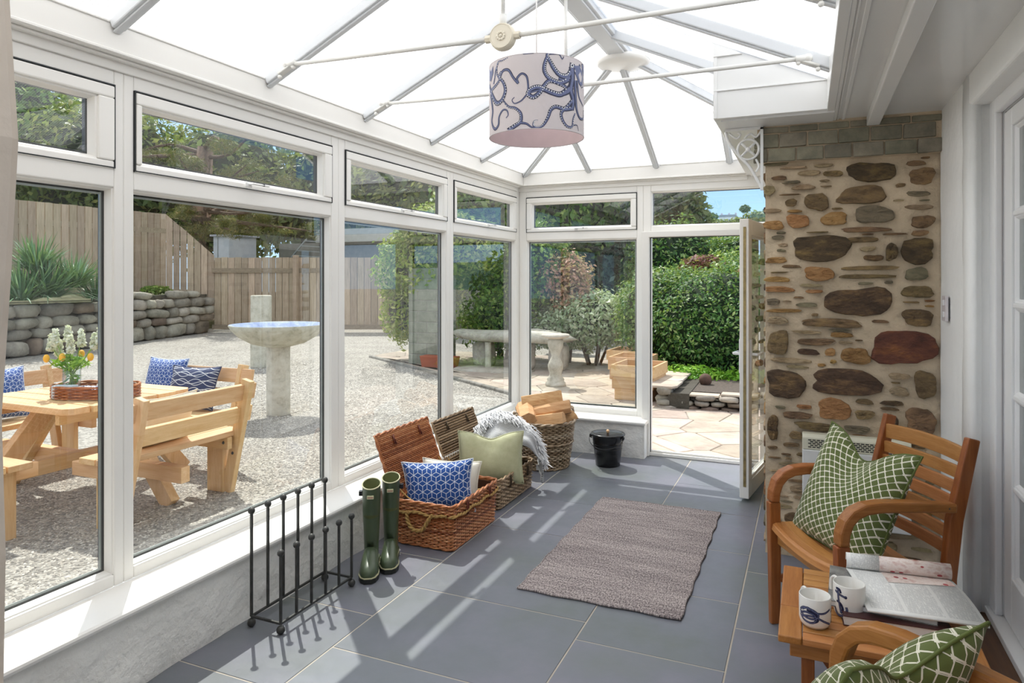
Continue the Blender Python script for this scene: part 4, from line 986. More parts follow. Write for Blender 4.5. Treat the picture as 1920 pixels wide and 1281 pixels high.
rs = shrub('flowering rose bush with orange and pink blooms behind the round hedge', [(-1.3, 14.2, 1.55, .9, .6, .55), (-.5, 14.1, 1.3, .6, .5, .5)], 5500, .05, M['lf_mid'], 'rose_bush', 'shrub', core=.6)
mb = MB()
for k in range(26): mb.ball((R.uniform(-1.5, -.3), 13.6+R.uniform(-.1, .1), 1.45+R.uniform(-.25, .3)), R.uniform(.04, .075), 6, (1, 1, .8))
build(mb, 'blossom', M['fl_or'], rs)
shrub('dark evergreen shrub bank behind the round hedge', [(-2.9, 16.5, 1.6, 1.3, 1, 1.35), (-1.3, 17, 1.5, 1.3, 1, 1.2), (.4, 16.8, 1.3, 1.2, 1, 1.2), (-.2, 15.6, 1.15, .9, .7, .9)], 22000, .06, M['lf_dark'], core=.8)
shrub('purple-leaved low shrub behind the round hedge', [(-1.9, 14.0, 1.75, .5, .4, .22)], 1600, .05, leafmat('purple_leaves', '5A2A30', '8A4A48', '6E7A50'), core=.6)
shrub('spiky pale-leaved clump in the shade beyond the end window', [(-5.0, 14.0, .9, .5, .4, .6)], 2500, .07, M['lf_blue'], core=.4)
# spiky plant on the bank
yu = thing('spiky_yucca', 'large mound of spiky blue-green strap leaves on the bank at the far left', 'plant', (-15.0, 9.6, .95))
def spikes(c, n, ln, w, up=.25, seg=4):
    V = []; F = []
    for i in range(n):
        a = R.uniform(0, 2*PI); el = R.uniform(up, 1.45); L_ = ln*R.uniform(.65, 1.1); p = Vector(c)+Vector((math.cos(a), math.sin(a), 0))*R.uniform(0, .25); dr = R.uniform(.3, .9)
        d = Vector((math.cos(a)*math.cos(el), math.sin(a)*math.cos(el), math.sin(el))); s = Vector((-math.sin(a), math.cos(a), 0))
        n0 = len(V)
        for k in range(seg+1):
            t = k/seg; q = p+d*L_*t-Vector((0, 0, 1))*dr*L_*t*t*.45; ww = w*(1-t)**.6*(1 if k else .6)
            V += [q-s*ww, q+s*ww]
        for k in range(seg): F.append((n0+2*k, n0+2*k+1, n0+2*k+3, n0+2*k+2))
    return MB().add(V, F)
for k, (x, y, z, n, l) in enumerate(((-15.1, 9.6, 1.1, 330, 1.3), (-15.0, 9.0, 1.05, 230, 1.25), (-15.3, 10.3, 1.3, 230, 1.1), (-15.3, 9.5, 1.7, 300, 1.0), (-15.1, 10.7, 1.05, 140, .9))):
    build(spikes((x, y, z), n, l, .022), 'leaf_rosette', M['lf_spike'], yu)
gt = build(spikes((-5.05, 12.6, 2.35), 120, .55, .014, .5), 'strap_leaf_clump', M['lf_mid']); tag(gt, 'clump of strap leaves rising above the shrub seen through the top light by the corner', 'plant')
wd = leaves('weed_patch', [(-16.5, 13.4, 1.2, .2, .5, .12)], 700, .05, M['lf_mid'], shell=0); tag(wd, 'small tuft of weeds on top of the boulder wall below the fence', 'plant')
# ---- trees
def tree(label, x, y, h, blobs, n, size, mat, tr=.2, group=None, core=None, nm='tree', **k):
    t = thing(nm, label, 'tree', (x, y, GZ), group=group)
    mb = MB(); mb.tube([(x, y, GZ), (x+.1, y, h*.4), (x-.05, y, h*.8)], tr, 10, rad=[1.1, .85, .4])
    for b_ in blobs: mb.tube([(x, y, h*.45), (b_[0]*.6+x*.4, b_[1]*.6+y*.4, b_[2]*.75+h*.1), b_[:3]], tr*.4, 6, rad=[1, .6, .3])
    build(mb, 'trunk', M['trunk'], t, smooth=True)
    o = leaves('crown', blobs, n, size, mat, None, **k); o.parent = t; o.location = (-x, -y, -GZ)
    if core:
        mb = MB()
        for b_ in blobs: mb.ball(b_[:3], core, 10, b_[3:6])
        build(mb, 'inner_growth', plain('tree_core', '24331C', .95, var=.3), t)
    return t
# the pine behind the fence
px, py = -19.0, 17.3
pn = thing('pine_tree', 'old pine with a thick bare trunk and spreading needled branches behind the fence', 'tree', (px, py, GZ))
mb = MB(); mb.tube([(px+.1, py, GZ), (px, py, 2), (px-.15, py, 3.6), (px+.1, py, 6)], .42, 12, rad=[1.1, 1, .85, .6])
bl = []
for k in range(26):
    a = R.uniform(0, 2*PI); z = R.uniform(2.9, 6); L_ = R.uniform(1.5, 4.6); ex, ey, ez = px+L_*math.cos(a), py+L_*.8*math.sin(a), z+R.uniform(-.5, .8)
    mb.tube(catmull([(px, py, z), (px+(ex-px)*.5, py+(ey-py)*.5, z+R.uniform(-.3, .5)), (ex, ey, ez)], 3), .09, 5, rad=[1-.13*i for i in range(7)])
    for q in range(6): t_ = R.uniform(.4, 1.05); bl.append((px+(ex-px)*t_, py+(ey-py)*t_, z+(ez-z)*t_+R.uniform(-.15, .3), R.uniform(.25, .5), R.uniform(.25, .5), R.uniform(.12, .25)))
build(mb, 'trunk', M['trunk'], pn, smooth=True)
o = leaves('needles', bl, 26000, .085, M['lf_pine'], None, shell=.1, asp=.10); o.parent = pn; o.location = (-px, -py, -GZ)
TB = 'mixed trees standing behind the yard fence'
tree('leafy tree filling the view above the left end of the fence', -36, 14, 12, [(-36, 14, 8.5, 5, 5, 4.5), (-34, 7, 8, 4.5, 5, 4.5), (-37, 21, 8.5, 5, 5, 4.5), (-33, 0, 8.0, 4.5, 5, 4.5)], 34000, .24, M['lf_mid'], .3, core=.75)
tree('dark tree mass behind the pine', -25, 25, 8, [(-25, 24, 5.5, 4, 3, 3.6), (-20, 26, 5, 4, 3, 3.6), (-30, 22, 6, 4, 4, 4)], 20000, .19, M['lf_olive'], .3, core=.8)
tree('olive-green broad tree beyond the farther half of the fence', -15, 26, 7, [(-15.5, 25, 4.5, 3.2, 2.5, 3.2), (-12, 24, 4.6, 2.8, 2.5, 3.2), (-10, 22, 3.2, 2, 1.8, 2.6)], 20000, .17, M['lf_olive'], .3, core=.8)
tree('green tree above the corner of the glazing', -8.5, 19.5, 6, [(-8.6, 19, 3.6, 2.2, 2, 2.6), (-6.6, 18.5, 4.2, 2.2, 1.8, 2.2), (-9.2, 17.5, 2.2, 1.3, 1.2, 1.8)], 20000, .12, M['lf_mid'], .25, core=.78)
tree('blue-green conifer filling the end window', -5.0, 22, 7, [(-5.4, 21, 2.6, 2.2, 1.8, 2.8), (-4.2, 20.5, 2.4, 1.7, 1.6, 2.3), (-5.0, 20, 4.8, 1.9, 1.6, 2.0)], 24000, .11, M['lf_blue'], .25, core=.8)
tree('sparse olive tree in the fanlight with sky showing through its branches', -3.5, 19.5, 5.2, [(-3.9, 19, 3.7, .6, .5, .9), (-3.1, 19.2, 3.9, .55, .5, .8), (-2.8, 19, 3.1, .42, .4, .6), (-3.6, 19.2, 4.9, .8, .5, .6)], 4200, .10, M['lf_olive'], .2, shell=.15)
tree('broad hedge tree low behind the roses', 1.5, 25, 4, [(0, 24, 1.1, 3.2, 2, 1.8), (4, 24, 1.0, 3, 2, 1.8), (-3.5, 25, 1.3, 2.8, 2, 1.8)], 15000, .16, M['lf_dark'], .2, core=.82)
# far hill, hedges and house
hill = MB(); hill.prism([(-60, -1)]+[(x, 4.6+1.1*math.sin(x*.05+1)+.4*math.sin(x*.13)) for x in range(-60, 61, 5)]+[(60, -1)], 104, 130, 'y')
struct(build(hill, 'far_hill', plain('hazy_green_hill', '8FA58A', .95, var=.15, nscale=.15)))
fh = thing('distant_house', 'tiny distant white house with chimneys on the skyline right of the olive tree', 'building', (-11.4, 112, 3))
build(MB().box(-12.7, -10.1, 110, 114, 3, 11.0), 'wall', plain('far_white_render', 'E4E8EC', .8), fh); build(MB().prism([(-12.8, 11.0), (-10.0, 11.0), (-10.2, 11.4), (-12.6, 11.4)], 110, 114, 'y'), 'roof', plain('far_slate', '9AA4B0', .7), fh)
for k in range(4): build(MB().box(-12.45+k*.6, -12.2+k*.6, 109.9, 110.02, 10.2, 10.65), 'window', plain('far_window', '7E8E9C', .3), fh)
for x in (-12.4, -11.3, -10.3): build(MB().box(x-.12, x+.12, 111, 112, 11.3, 11.75), 'chimney', M['roofslate'], fh)
for k, (x, z, r, lab) in enumerate(((-13.5, 10.9, 1.0, 'dark distant round tree left of the far white house'), (-8.7, 12.0, .8, 'distant umbrella-shaped tree right of the far white house'), (-9.4, 10.3, .6, 'low distant bush beside the far white house'))):
    o = leaves('distant_tree', [(x, 108, z, r, r, r*.7)], 1200, .18, M['lf_blue'], shell=.2); tag(o, lab, 'tree')
o = leaves('distant_hedge', [(x, 100, 8.9+(1.0 if x > -9 else 0), 2.6, 2, 1.1) for x in range(-24, 30, 3)], 14000, .28, M['lf_olive'], shell=.3, cut=5); tag(o, 'long distant hedge line under the far white house', 'hedge'); o['kind'] = 'stuff'
# neighbours' buildings beyond the fence
nb_ = thing('slate_roofed_building', 'long building with a pale slate roof showing above the left part of the fence', 'building', (-27, 8, GZ))
build(MB().box(-30, -25.5, -4, 14.8, GZ, 3.7), 'wall', M['rockpale'], nb_)
rf = MB(); rf.prism([(-31, 3.9), (-24.6, 3.6), (-28, 5.5)], -4.5, 15.2, 'y'); rfo = build(rf, 'roof', M['roofslate'], nb_)
mb = MB()
for k in range(12): mb.beam((-24.6-k*.28, -4.5, 3.62+k*.156), (-24.6-k*.28, 15.2, 3.62+k*.156), .3, .03, up=(.49, 0, .87))
build(mb, 'slate_course', M['roofslate'], rfo, kind='stuff')
sh = thing('white_shed', 'white box-like shed beyond the fence right of the pine trunk', 'shed', (-20.5, 21.5, GZ))
build(MB().box(-22.5, -21.65, 21, 22.5, GZ, 3.25), 'wall', plain('white_sheet_panel', 'D8DADF', .6, var=.05), sh); build(MB().box(-22.6, -21.55, 20.9, 22.6, 3.25, 3.32), 'roof', M['roofslate'], sh)
build(MB().box(-22.25, -22.23, 20.97, 21.0, .5, 3.2), 'panel_joint', M['spacer'], sh)
lb = thing('low_outbuilding', 'low grey outbuilding with a pale fascia beyond the right half of the fence', 'building', (-14, 22, GZ))
build(MB().box(-19.5, -9.5, 21.5, 23.5, GZ, 2.9), 'wall', plain('grey_boarding', '7C7A72', .8, var=.15), lb); build(MB().box(-17.5, -9.3, 21.3, 23.7, 2.9, 3.4), 'fascia', plain('pale_fascia', 'BFBFB8', .7), lb)
la = thing('aluminium_ladder', 'pale ladder lying on the low outbuilding above the fence', 'ladder', (-18, 21, 2.4))
mb = MB(); mb.beam((-18.6, 21.2, 2.35), (-17.9, 21.25, 3.05), .05, .05); mb.beam((-17.0, 21.2, 2.25), (-16.6, 21.25, 2.95), .05, .05)
build(mb, 'rail', M['spacer'], la)
for k in range(4): t_ = k/3*.8+.1; build(MB().beam((-18.6+.7*t_, 21.2, 2.35+.7*t_), (-17.0+.4*t_, 21.2, 2.25+.7*t_), .04, .04), 'rung', M['spacer'], la)
# ---- picnic set
PX, PY = -4.94, 3.42
pc = thing('picnic_table', 'square pale pine picnic table on slanted legs in the middle of four attached benches', 'table', (PX, PY, GZ))
for k in range(6):
    w = 1.0/6; y = PY-.5+k*w
    if k in (0, 5):
        yy0, yy1 = y+.004, y+w-.004; c_ = .05
        po = [(PX-.53+c_, yy0), (PX+.53-c_, yy0), (PX+.53, yy0+c_), (PX+.53, yy1), (PX-.53, yy1), (PX-.53, yy0+c_)] if k == 0 else [(PX-.53, yy0), (PX+.53, yy0), (PX+.53, yy1-c_), (PX+.53-c_, yy1), (PX-.53+c_, yy1), (PX-.53, yy1-c_)]
        build(MB().prism(po, .605, .65), 'tabletop_board', M['pinewood_x'], pc, bev=.005)
    else: build(MB().box(PX-.55, PX+.55, y+.006, y+w-.006, .605, .65), 'tabletop_board', M['pinewood_x'], pc, bev=.005)
for sx in (-1, 1): build(MB().box(PX+sx*.38-.02, PX+sx*.38+.02, PY-.46, PY+.46, .53, .605), 'batten', M['pinewood_y'], pc)
build(MB().box(PX-.035, PX+.035, PY-1.02, PY+1.02, .13, .23), 'rail', M['pinewood_y'], pc, bev=.004); build(MB().box(PX-1.02, PX+1.02, PY-.036, PY+.036, .10, .21), 'rail', M['pinewood_x'], pc, bev=.004)
for dx, dy in ((1, 0), (-1, 0), (0, 1), (0, -1)):
    build(MB().beam((PX+dx*.80+dy*.07, PY+dy*.80+dx*.07, GZ), (PX+dx*.22+dy*.07, PY+dy*.22+dx*.07, .605), .07, .12, up=(dx, dy, 0)), 'leg', M['pinewood_z'], pc, bev=.004)
def bench(lab, ang, bk_=True):
    """bench at distance from the table centre in direction ang (local +x outward)"""
    ca, sa = math.cos(ang), math.sin(ang); t = thing('picnic_bench', lab, 'bench', (PX, PY, GZ), ang, group='pine benches attached around the picnic table', local=True)
    z = -GZ
    def add(mb, nm, mat, **k): return build(mb, nm, mat, t, local=True, bev=.005, **k)
    along = M['pinewood_y']
    for x0 in (.71, .865): add(MB().box(x0, x0+.145, -.54, .54, .33+z, .37+z), 'seat_board', along)
    for y in (-.44, .44): add(MB().box(.60, 1.02, y-.07, y-.025, .24+z, .33+z), 'seat_bearer', M['pinewood_x'])
    for y in (-.44, .44):
        add(MB().beam((.93, y+.02, 0), (1.13, y+.02, .85), .045, .09, up=(1, 0, 0)), 'back_post', M['pinewood_z'])
        add(MB().box(.76, .92, y-.02, y+.02, 0, .33+z), 'leg', M['pinewood_z'])
    for zz in (.49, .66): 
        xx = .955+(zz+.1)*.2/.85-.05; add(MB().beam((xx+.005, -.56, zz+z), (xx+.005, .56, zz+z), .035, .12, up=(.2, 0, .95)), 'back_board', along)
    mb = MB(); 
    for y in (-.44, .44): mb.ball((1.0, y-.004, .30), .012, 6); mb.ball((.98, y-.073, .39), .012, 6)
    add(mb, 'bolt', M['iron'])
    return t
bench('pine bench with a slatted back nearest the window wall, its back towards the room', 0)
bench('pine bench with a back on the far right of the table, holding the blue cushions', PI/2)
bench('pine bench with a back on the far left side, in front of the boulder wall', PI)
bench('pine bench nearest the left edge, only its seat end showing past the near wall', -PI/2)
# ================================================================ THINGS IN THE ROOM
def pillow(name, w, h, t, mat, c, right, up, chop=0.0, label=None, cat='cushion', group=None, n=22, pinch=.10, pipe=None, lean=0, droop=0):
    """cushion centred at c; right/up world vectors; chop: dent in the middle of the top edge"""
    r = Vector(right).normalized(); u = Vector(up); u = (u-r*u.dot(r)).normalized(); nn = r.cross(u); c = Vector(c); mb = MB(); uv = []
    def P(i, j, side):
        x, y = -1+2*i/n, -1+2*j/n
        px_ = x*(1-pinch*(1-y*y)*abs(x)); py_ = y*(1-pinch*(1-x*x)*abs(y))
        dent = chop*math.exp(-(x/.42)**2)*sstep((y+.35)/1.35); py_ -= dent
        px_ += .10*chop*2*x*sstep((y+.2)/1.2)*0
        th = max(0, (1-abs(x)**2.6))**.55*max(0, (1-abs(y)**2.6))**.55
        th = th*(1-.55*dent/max(chop, .01)*(1 if chop else 0))+.018*math.sin(x*7+y*3)*math.sin(y*6)*(1-abs(x)**4)*(1-abs(y)**4)
        z = side*t/2*th+(droop*(y**2)*.0)
        return c+r*(px_*w/2)+u*(py_*h/2)+nn*z, ((x*.5)*w, (y*.5)*h)
    for side in (1, -1):
        base = len(mb.v)
        for i in range(n+1):
            for j in range(n+1): p, q = P(i, j, side); mb.v.append(tuple(p)); uv.append(q)
        for i in range(n):
            for j in range(n):
                f = (base+i*(n+1)+j, base+(i+1)*(n+1)+j, base+(i+1)*(n+1)+j+1, base+i*(n+1)+j+1); mb.f.append(f if side > 0 else f[::-1])
    mb.uv = uv
    root = thing(name, label, cat, tuple(c-u*(h/2)), group=group) if label else None
    o = build(mb, 'cover', mat, root, smooth=True, weld=True)
    e = [P(i, 0, 1)[0] for i in range(n)]+[P(n, j, 1)[0] for j in range(n)]+[P(n-i, n, 1)[0] for i in range(n)]+[P(0, n-j, 1)[0] for j in range(n)]
    build(MB().tube(e, .0042, 5, True, up=tuple(nn+Vector((.01, .02, .03)))), 'piping', pipe or mat, root, smooth=True)
    return root
# ---- boot rack ------------------------------------------------------------
rk_ = thing('boot_rack', 'dark iron boot rack of upright ball-topped rods by the low wall', 'boot rack', (-2.12, 2.5, 0))
mb = MB()
for (a, b_) in (((-2.203, 2.262, .045), (-2.203, 2.75, .045)), ((-2.042, 2.262, .045), (-2.042, 2.75, .045)), ((-2.203, 2.262, .045), (-2.042, 2.262, .045)), ((-2.203, 2.75, .045), (-2.042, 2.75, .045))):
    mb.beam(a, b_, .009, .009)
build(mb, 'base_frame', M['iron'], rk_)
for k in range(6):
    y = 2.262+k*(.488/5)
    for x, h in ((-2.203, .492), (-2.042, .335)):
        rd = build(MB().beam((x, y, .045), (x, y, h), .0095, .0095, up=(0, 1, 0)), 'rod', M['iron'], rk_)
        build(MB().ball((x, y, h+.008), .0155, 12), 'ball', M['iron'], rd, smooth=True)
for x in (-2.203, -2.042):
    for y in (2.262, 2.75): build(MB().ball((x, y, .0185), .0185, 12), 'foot', M['iron'], rk_, smooth=True)
# ---- boots ------------------------------------------------------------------
def boot(heel, toe, lab, strapside):
    d = Vector((toe[0]-heel[0], toe[1]-heel[1])); ang = math.atan2(d.y, d.x)+PI/2; t = thing('rubber_boot', lab, 'boot', (heel[0], heel[1], 0), ang, group='pair of green rubber boots', local=True); t.scale = (.90, .88, 1.0)
    n = 20; rings = []
    for z, cy, rx, ry in ((.435, .0, .052, .070), (.40, .0, .052, .071), (.30, .002, .050, .068), (.22, .003, .046, .062), (.16, .0, .043, .058), (.125, -.002, .041, .055)):
        rings.append([(rx*math.cos(2*PI*k/n), cy+ry*math.sin(2*PI*k/n), z+(.012*math.sin(2*PI*k/n) if z > .42 else 0)) for k in range(n)])
    py_, pz = -.057, .128
    for th, r, w in ((18, .118, .041), (38, .130, .041), (58, .120, .042), (76, .106, .043), (90, .104, .045)):
        a = math.radians(th); dy, dz = math.cos(a), -math.sin(a)
        rings.append([(w*math.cos(2*PI*k/n), py_+dy*r*(.5+.5*math.sin(2*PI*k/n)), max(.012, pz+dz*r*(.5+.5*math.sin(2*PI*k/n)))) for k in range(n)])
    for y, h, w in ((-.09, .102, .047), (-.125, .085, .050), (-.16, .072, .050), (-.19, .064, .046), (-.212, .052, .035), (-.224, .034, .018)):
        rings.append([(w*math.cos(2*PI*k/n), y, .012+h*(.5-.5*math.sin(2*PI*k/n))) for k in range(n)])
    mb = MB(); vs_ = [p for r in rings for p in r]; m_ = len(rings)
    mb.add(vs_, [(i*n+k, i*n+(k+1) % n, (i+1)*n+(k+1) % n, (i+1)*n+k) for i in range(m_-1) for k in range(n)]+[tuple((m_-1)*n+k for k in range(n))])
    up = build(mb, 'upper', M['boot'], t, smooth=True, local=True)
    mb = MB(); ri = [[(x*.93, y*.93, z-.0005-q) for x, y, z in rings[0]] for q in (0, .15)]
    mb.add(ri[0]+ri[1], [(k, (k+1) % n, n+(k+1) % n, n+k) for k in range(n)]+[tuple(n+k for k in range(n))])
    build(mb, 'lining', M['bootin'], t, smooth=True, local=True)
    build(MB().tube([(x*1.0, y*1.0, z+.001) for x, y, z in rings[0]], .0035, 6, True), 'rim', M['boottrim'], t, smooth=True, local=True)
    out = [(.046, .06), (.04, .085), (.02, .10), (-.02, .10), (-.04, .085), (-.046, .06), (-.042, 0), (-.044, -.06), (-.053, -.12), (-.052, -.17), (-.040, -.21), (-.018, -.232), (.018, -.232), (.040, -.21), (.052, -.17), (.053, -.12), (.044, -.06), (.042, 0)]
    so_ = build(MB().prism([(x*1.04, y*.97-.002) for x, y in out], 0, .026), 'sole', M['bootsole'], t, local=True, bev=.004)
    build(MB().prism([(x*1.055, y*.98-.002) for x, y in out], .026, .031), 'welt', M['boottrim'], t, local=True)
    build(MB().prism([(x*1.0, y*.96) for x, y in out], .031, .045), 'foxing', M['boot'], t, local=True, bev=.004)
    lb_ = build(MB().box(-.019, .019, -.0745, -.066, .375, .393), 'maker_tag', M['boottrim'], t, local=True, bev=.002)
    build(MB().box(-.015, .015, -.0752, -.0744, .380, .3875), 'tag_print', plain('tag_print_red', 'B08A78', .6), lb_, local=True)
    s = strapside; build(MB().box(min(s*.05, s*.072), max(s*.05, s*.072), -.005, .022, .375, .40).box(min(s*.049, s*.056), max(s*.049, s*.056), -.02, .045, .383, .394), 'buckle_strap', M['black'], t, local=True, bev=.003)
boot((-2.08, 2.97), (-1.995, 2.82), 'left-hand dark green rubber boot, next to the iron rack', -1)
boot((-2.05, 3.105), (-1.965, 2.955), 'right-hand dark green rubber boot, next to the red-brown wicker hamper', 1)
# ---- wicker ----------------------------------------------------------------
def rrect(x0, x1, y0, y1, r, st):
    """closed rounded rectangle sampled about every st, returns points and outward normals"""
    P = []
    cs = [(x1-r, y0+r, -90), (x1-r, y1-r, 0), (x0+r, y1-r, 90), (x0+r, y0+r, 180)]
    for i, (cx, cy, a0) in enumerate(cs):
        for k in range(4): a = math.radians(a0+k*30); P.append((cx+r*math.cos(a), cy+r*math.sin(a)))
    out = []; n = len(P); Ls = [math.dist(P[i], P[(i+1) % n]) for i in range(n)]; T = sum(Ls); m_ = int(T/st); m_ += m_ % 2
    for k in range(m_):
        s = T*k/m_; i = 0
        while s > Ls[i]: s -= Ls[i]; i += 1
        a, b_ = P[i], P[(i+1) % n]; q = s/Ls[i]; nx, ny = (b_[1]-a[1])/Ls[i], -(b_[0]-a[0])/Ls[i]
        out.append((a[0]+(b_[0]-a[0])*q, a[1]+(b_[1]-a[1])*q, nx, ny))
    return out
def weave(path_fn, z0, z1, row, r, amp, per=2, wav=.0):
    """rows of strands weaving in and out of uprights. path_fn(z)-> list of (x,y,nx,ny) with per samples per half wave"""
    mb = MB(); z = z0; k = 0
    while z <= z1:
        P = path_fn(z); m_ = len(P); pts = []
        for i, (x, y, nx, ny) in enumerate(P):
            o_ = amp*math.sin(PI*i/per+PI*k)
            pts.append((x+nx*o_, y+ny*o_, z+wav*math.sin(i*.7+k)))
        mb.tube(pts, r, 4, True); z += row; k += 1
    return mb
def braid(pts, r, tw, closed=True, amp=None):
    """two strands twisted round a path"""
    mb = MB(); P = [Vector(p) for p in pts]; n = len(P); amp = amp or r*.7
    for s in range(2):
        q = []
        for i, p in enumerate(P):
            t = (P[(i+1) % n]-P[i-1]) if closed else (P[min(i+1, n-1)]-P[max(i-1, 0)])
            t.normalize(); a = t.cross(Vector((.1, .05, 1))).normalized(); b_ = a.cross(t); th = tw*i+PI*s
            q.append(p+a*amp*math.cos(th)+b_*amp*math.sin(th))
        mb.tube(q, r, 5, closed, up=(.1, .05, 1))
    return mb
def trunk_basket(lab, x0, x1, y0, y1, h, hl, lx, mat, core, rows, wr, st, rope):
    t = thing('wicker_hamper', lab, 'basket', ((x0+x1)/2, (y0+y1)/2, 0))
    tp = .012
    f = lambda z: rrect(x0+tp*(1-z/h), x1-tp*(1-z/h), y0+tp*(1-z/h), y1-tp*(1-z/h), .025, st)
    build(weave(f, .012, h-.012, (h-.024)/rows, wr, wr*.9, 2, .0008), 'woven_side', mat, t, kind='stuff')
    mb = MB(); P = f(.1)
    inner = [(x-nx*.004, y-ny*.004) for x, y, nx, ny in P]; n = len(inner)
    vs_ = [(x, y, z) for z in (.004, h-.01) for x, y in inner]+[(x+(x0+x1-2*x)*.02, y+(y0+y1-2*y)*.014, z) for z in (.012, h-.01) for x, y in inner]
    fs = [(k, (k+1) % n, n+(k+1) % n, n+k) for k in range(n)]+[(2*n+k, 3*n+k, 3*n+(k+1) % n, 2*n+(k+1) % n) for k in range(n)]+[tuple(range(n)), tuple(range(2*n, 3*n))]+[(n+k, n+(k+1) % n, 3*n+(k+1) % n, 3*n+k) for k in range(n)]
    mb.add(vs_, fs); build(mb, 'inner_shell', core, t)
    P = [(x, y, h) for x, y, nx, ny in rrect(x0, x1, y0, y1, .025, .012)]; build(braid(P, .0075, .55), 'rim', mat, t, smooth=True)
    P = [(x, y, .012) for x, y, nx, ny in rrect(x0+tp, x1-tp, y0+tp, y1-tp, .025, .012)]; build(braid(P, .006, .55), 'base_braid', mat, t, smooth=True)
    # lid hinged on the long back edge
    a = Vector((x0-.008, 0, h+.012)); b_ = Vector((lx, 0, h+hl)); L_ = (b_-a).length; u = (b_-a)/L_; nn = Vector((u.z, 0, -u.x))  # towards the room
    lid = MB(); k = 0; s = .012; ny = int((y1-y0)/(.5*st))
    while s < L_-.01:
        lid.tube([a+u*s+Vector((0, y0+(y1-y0)*i/ny, 0))+nn*(wr*.9*math.sin(PI*i/2+PI*k)) for i in range(ny+1)], wr, 4, up=tuple(nn)); s += (L_-.02)/(rows*1.35); k += 1
    ld = build(lid, 'lid', mat, t, kind='stuff')
    c = [a+Vector((0, y0, 0)), a+Vector((0, y1, 0)), b_+Vector((0, y1, 0)), b_+Vector((0, y0, 0))]
    build(MB().add([p-nn*.003 for p in c]+[p-nn*.006 for p in c], [(0, 1, 2, 3), (7, 6, 5, 4), (0, 4, 5, 1), (1, 5, 6, 2), (2, 6, 7, 3), (3, 7, 4, 0)]), 'lid_backing', core, ld)
    edge = []
    for i in range(4):
        p, q = c[i], c[(i+1) % 4]; m_ = int((q-p).length/.012); edge += [p.lerp(q, j/m_) for j in range(m_)]
    build(braid(edge, .0065, .55), 'lid_edge', mat, ld, smooth=True)
    for yy in (y0+(y1-y0)*.25, y0+(y1-y0)*.75):
        p = a+u*(L_-.03)+Vector((0, yy, 0)); build(MB().tube([p+nn*.01+Vector((0, .02, 0)), p+nn*.016, p+nn*.012-u*.05, p+nn*.016-u*.055+Vector((0, .012, 0)), p+nn*.01+Vector((0, .012, 0))], .005, 6, up=(0, 1, 0)), 'strap_loop', plain('leather_loop', '6A2E1C', .5) if rope else M['wick_core2'], ld, smooth=True)
        q = (x1+.008, yy, h-.03); build(MB().tube([(q[0], q[1], h), (q[0]+.006, q[1], h-.04), (q[0]+.003, q[1], h-.075), (q[0], q[1]+.015, h-.08), (q[0]+.004, q[1]+.02, h-.04), (q[0], q[1]+.02, h)], .0048, 6, up=(0, 1, 0)), 'strap_loop', plain('leather_loop', '6A2E1C', .5) if rope else M['wick_core2'], t, smooth=True)
    if rope:
        zb = h-.055; P = [(x+nx*.010, y+ny*.010, zb+.006*math.sin(i*.35)) for i, (x, y, nx, ny) in enumerate(rrect(x0, x1, y0, y1, .025, .01))]
        build(braid([p for p in P if p[1] < y0+.03 or p[0] > x1-.02], .0062, .9, False), 'rope_band', M['rope'], t, smooth=True)
        xm = (x0+x1)/2-.02; hp = catmull([(xm-.075, y0-.012, zb+.005), (xm-.07, y0-.022, zb-.04), (xm-.03, y0-.03, zb-.085), (xm+.03, y0-.03, zb-.08), (xm+.062, y0-.024, zb-.03), (xm+.085, y0-.012, zb+.005)], 9)
        build(braid(hp, .0078, .8, False), 'rope_handle', M['rope'], t, smooth=True)
    # cord from lid to body
    p = a+u*(L_*.28)+Vector((0, y0+.03, 0))+nn*.012; q = Vector(((x0+x1)/2-.07, y0+.015, h)); build(braid([p.lerp(q, i/24)-Vector((0, 0, .02*math.sin(PI*i/24))) for i in range(25)], .0028, 1.1, False), 'stay_cord', M['rope'], t, smooth=True)
    p = a+u*(L_*.28)+Vector((0, y1-.03, 0))+nn*.012; q = Vector(((x0+x1)/2-.07, y1-.015, h)); build(braid([p.lerp(q, i/24)-Vector((0, 0, .02*math.sin(PI*i/24))) for i in range(25)], .0028, 1.1, False), 'stay_cord', M['rope'], t, smooth=True)
    return t
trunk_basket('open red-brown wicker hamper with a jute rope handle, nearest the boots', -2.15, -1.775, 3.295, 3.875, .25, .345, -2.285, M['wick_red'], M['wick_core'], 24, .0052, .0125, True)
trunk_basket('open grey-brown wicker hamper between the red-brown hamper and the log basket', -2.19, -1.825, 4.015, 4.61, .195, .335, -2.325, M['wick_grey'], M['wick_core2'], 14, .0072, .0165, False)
pillow('cube_cushion', .425, .30, .14, M['cubes'], (-1.985, 3.50, .285), (.93, .37, .06), (-.12, .10, 1), label='royal blue cushion with a white cube-line print in the red-brown hamper', n=26, pinch=.12)
pillow('cream_cushion', .36, .28, .11, M['cream'], (-1.985, 3.65, .262), (.85, .5, -.1), (-.3, .2, 1), label='cream cushion mostly hidden behind the blue cube cushion in the red-brown hamper')
pillow('linen_cushion', .45, .35, .15, M['linen'], (-1.985, 4.22, .285), (.92, .39, .0), (-.14, .10, 1), .24, label='plain pale green linen cushion with a dented top in the grey-brown hamper', pipe=M['linen'], n=26, pinch=.07)
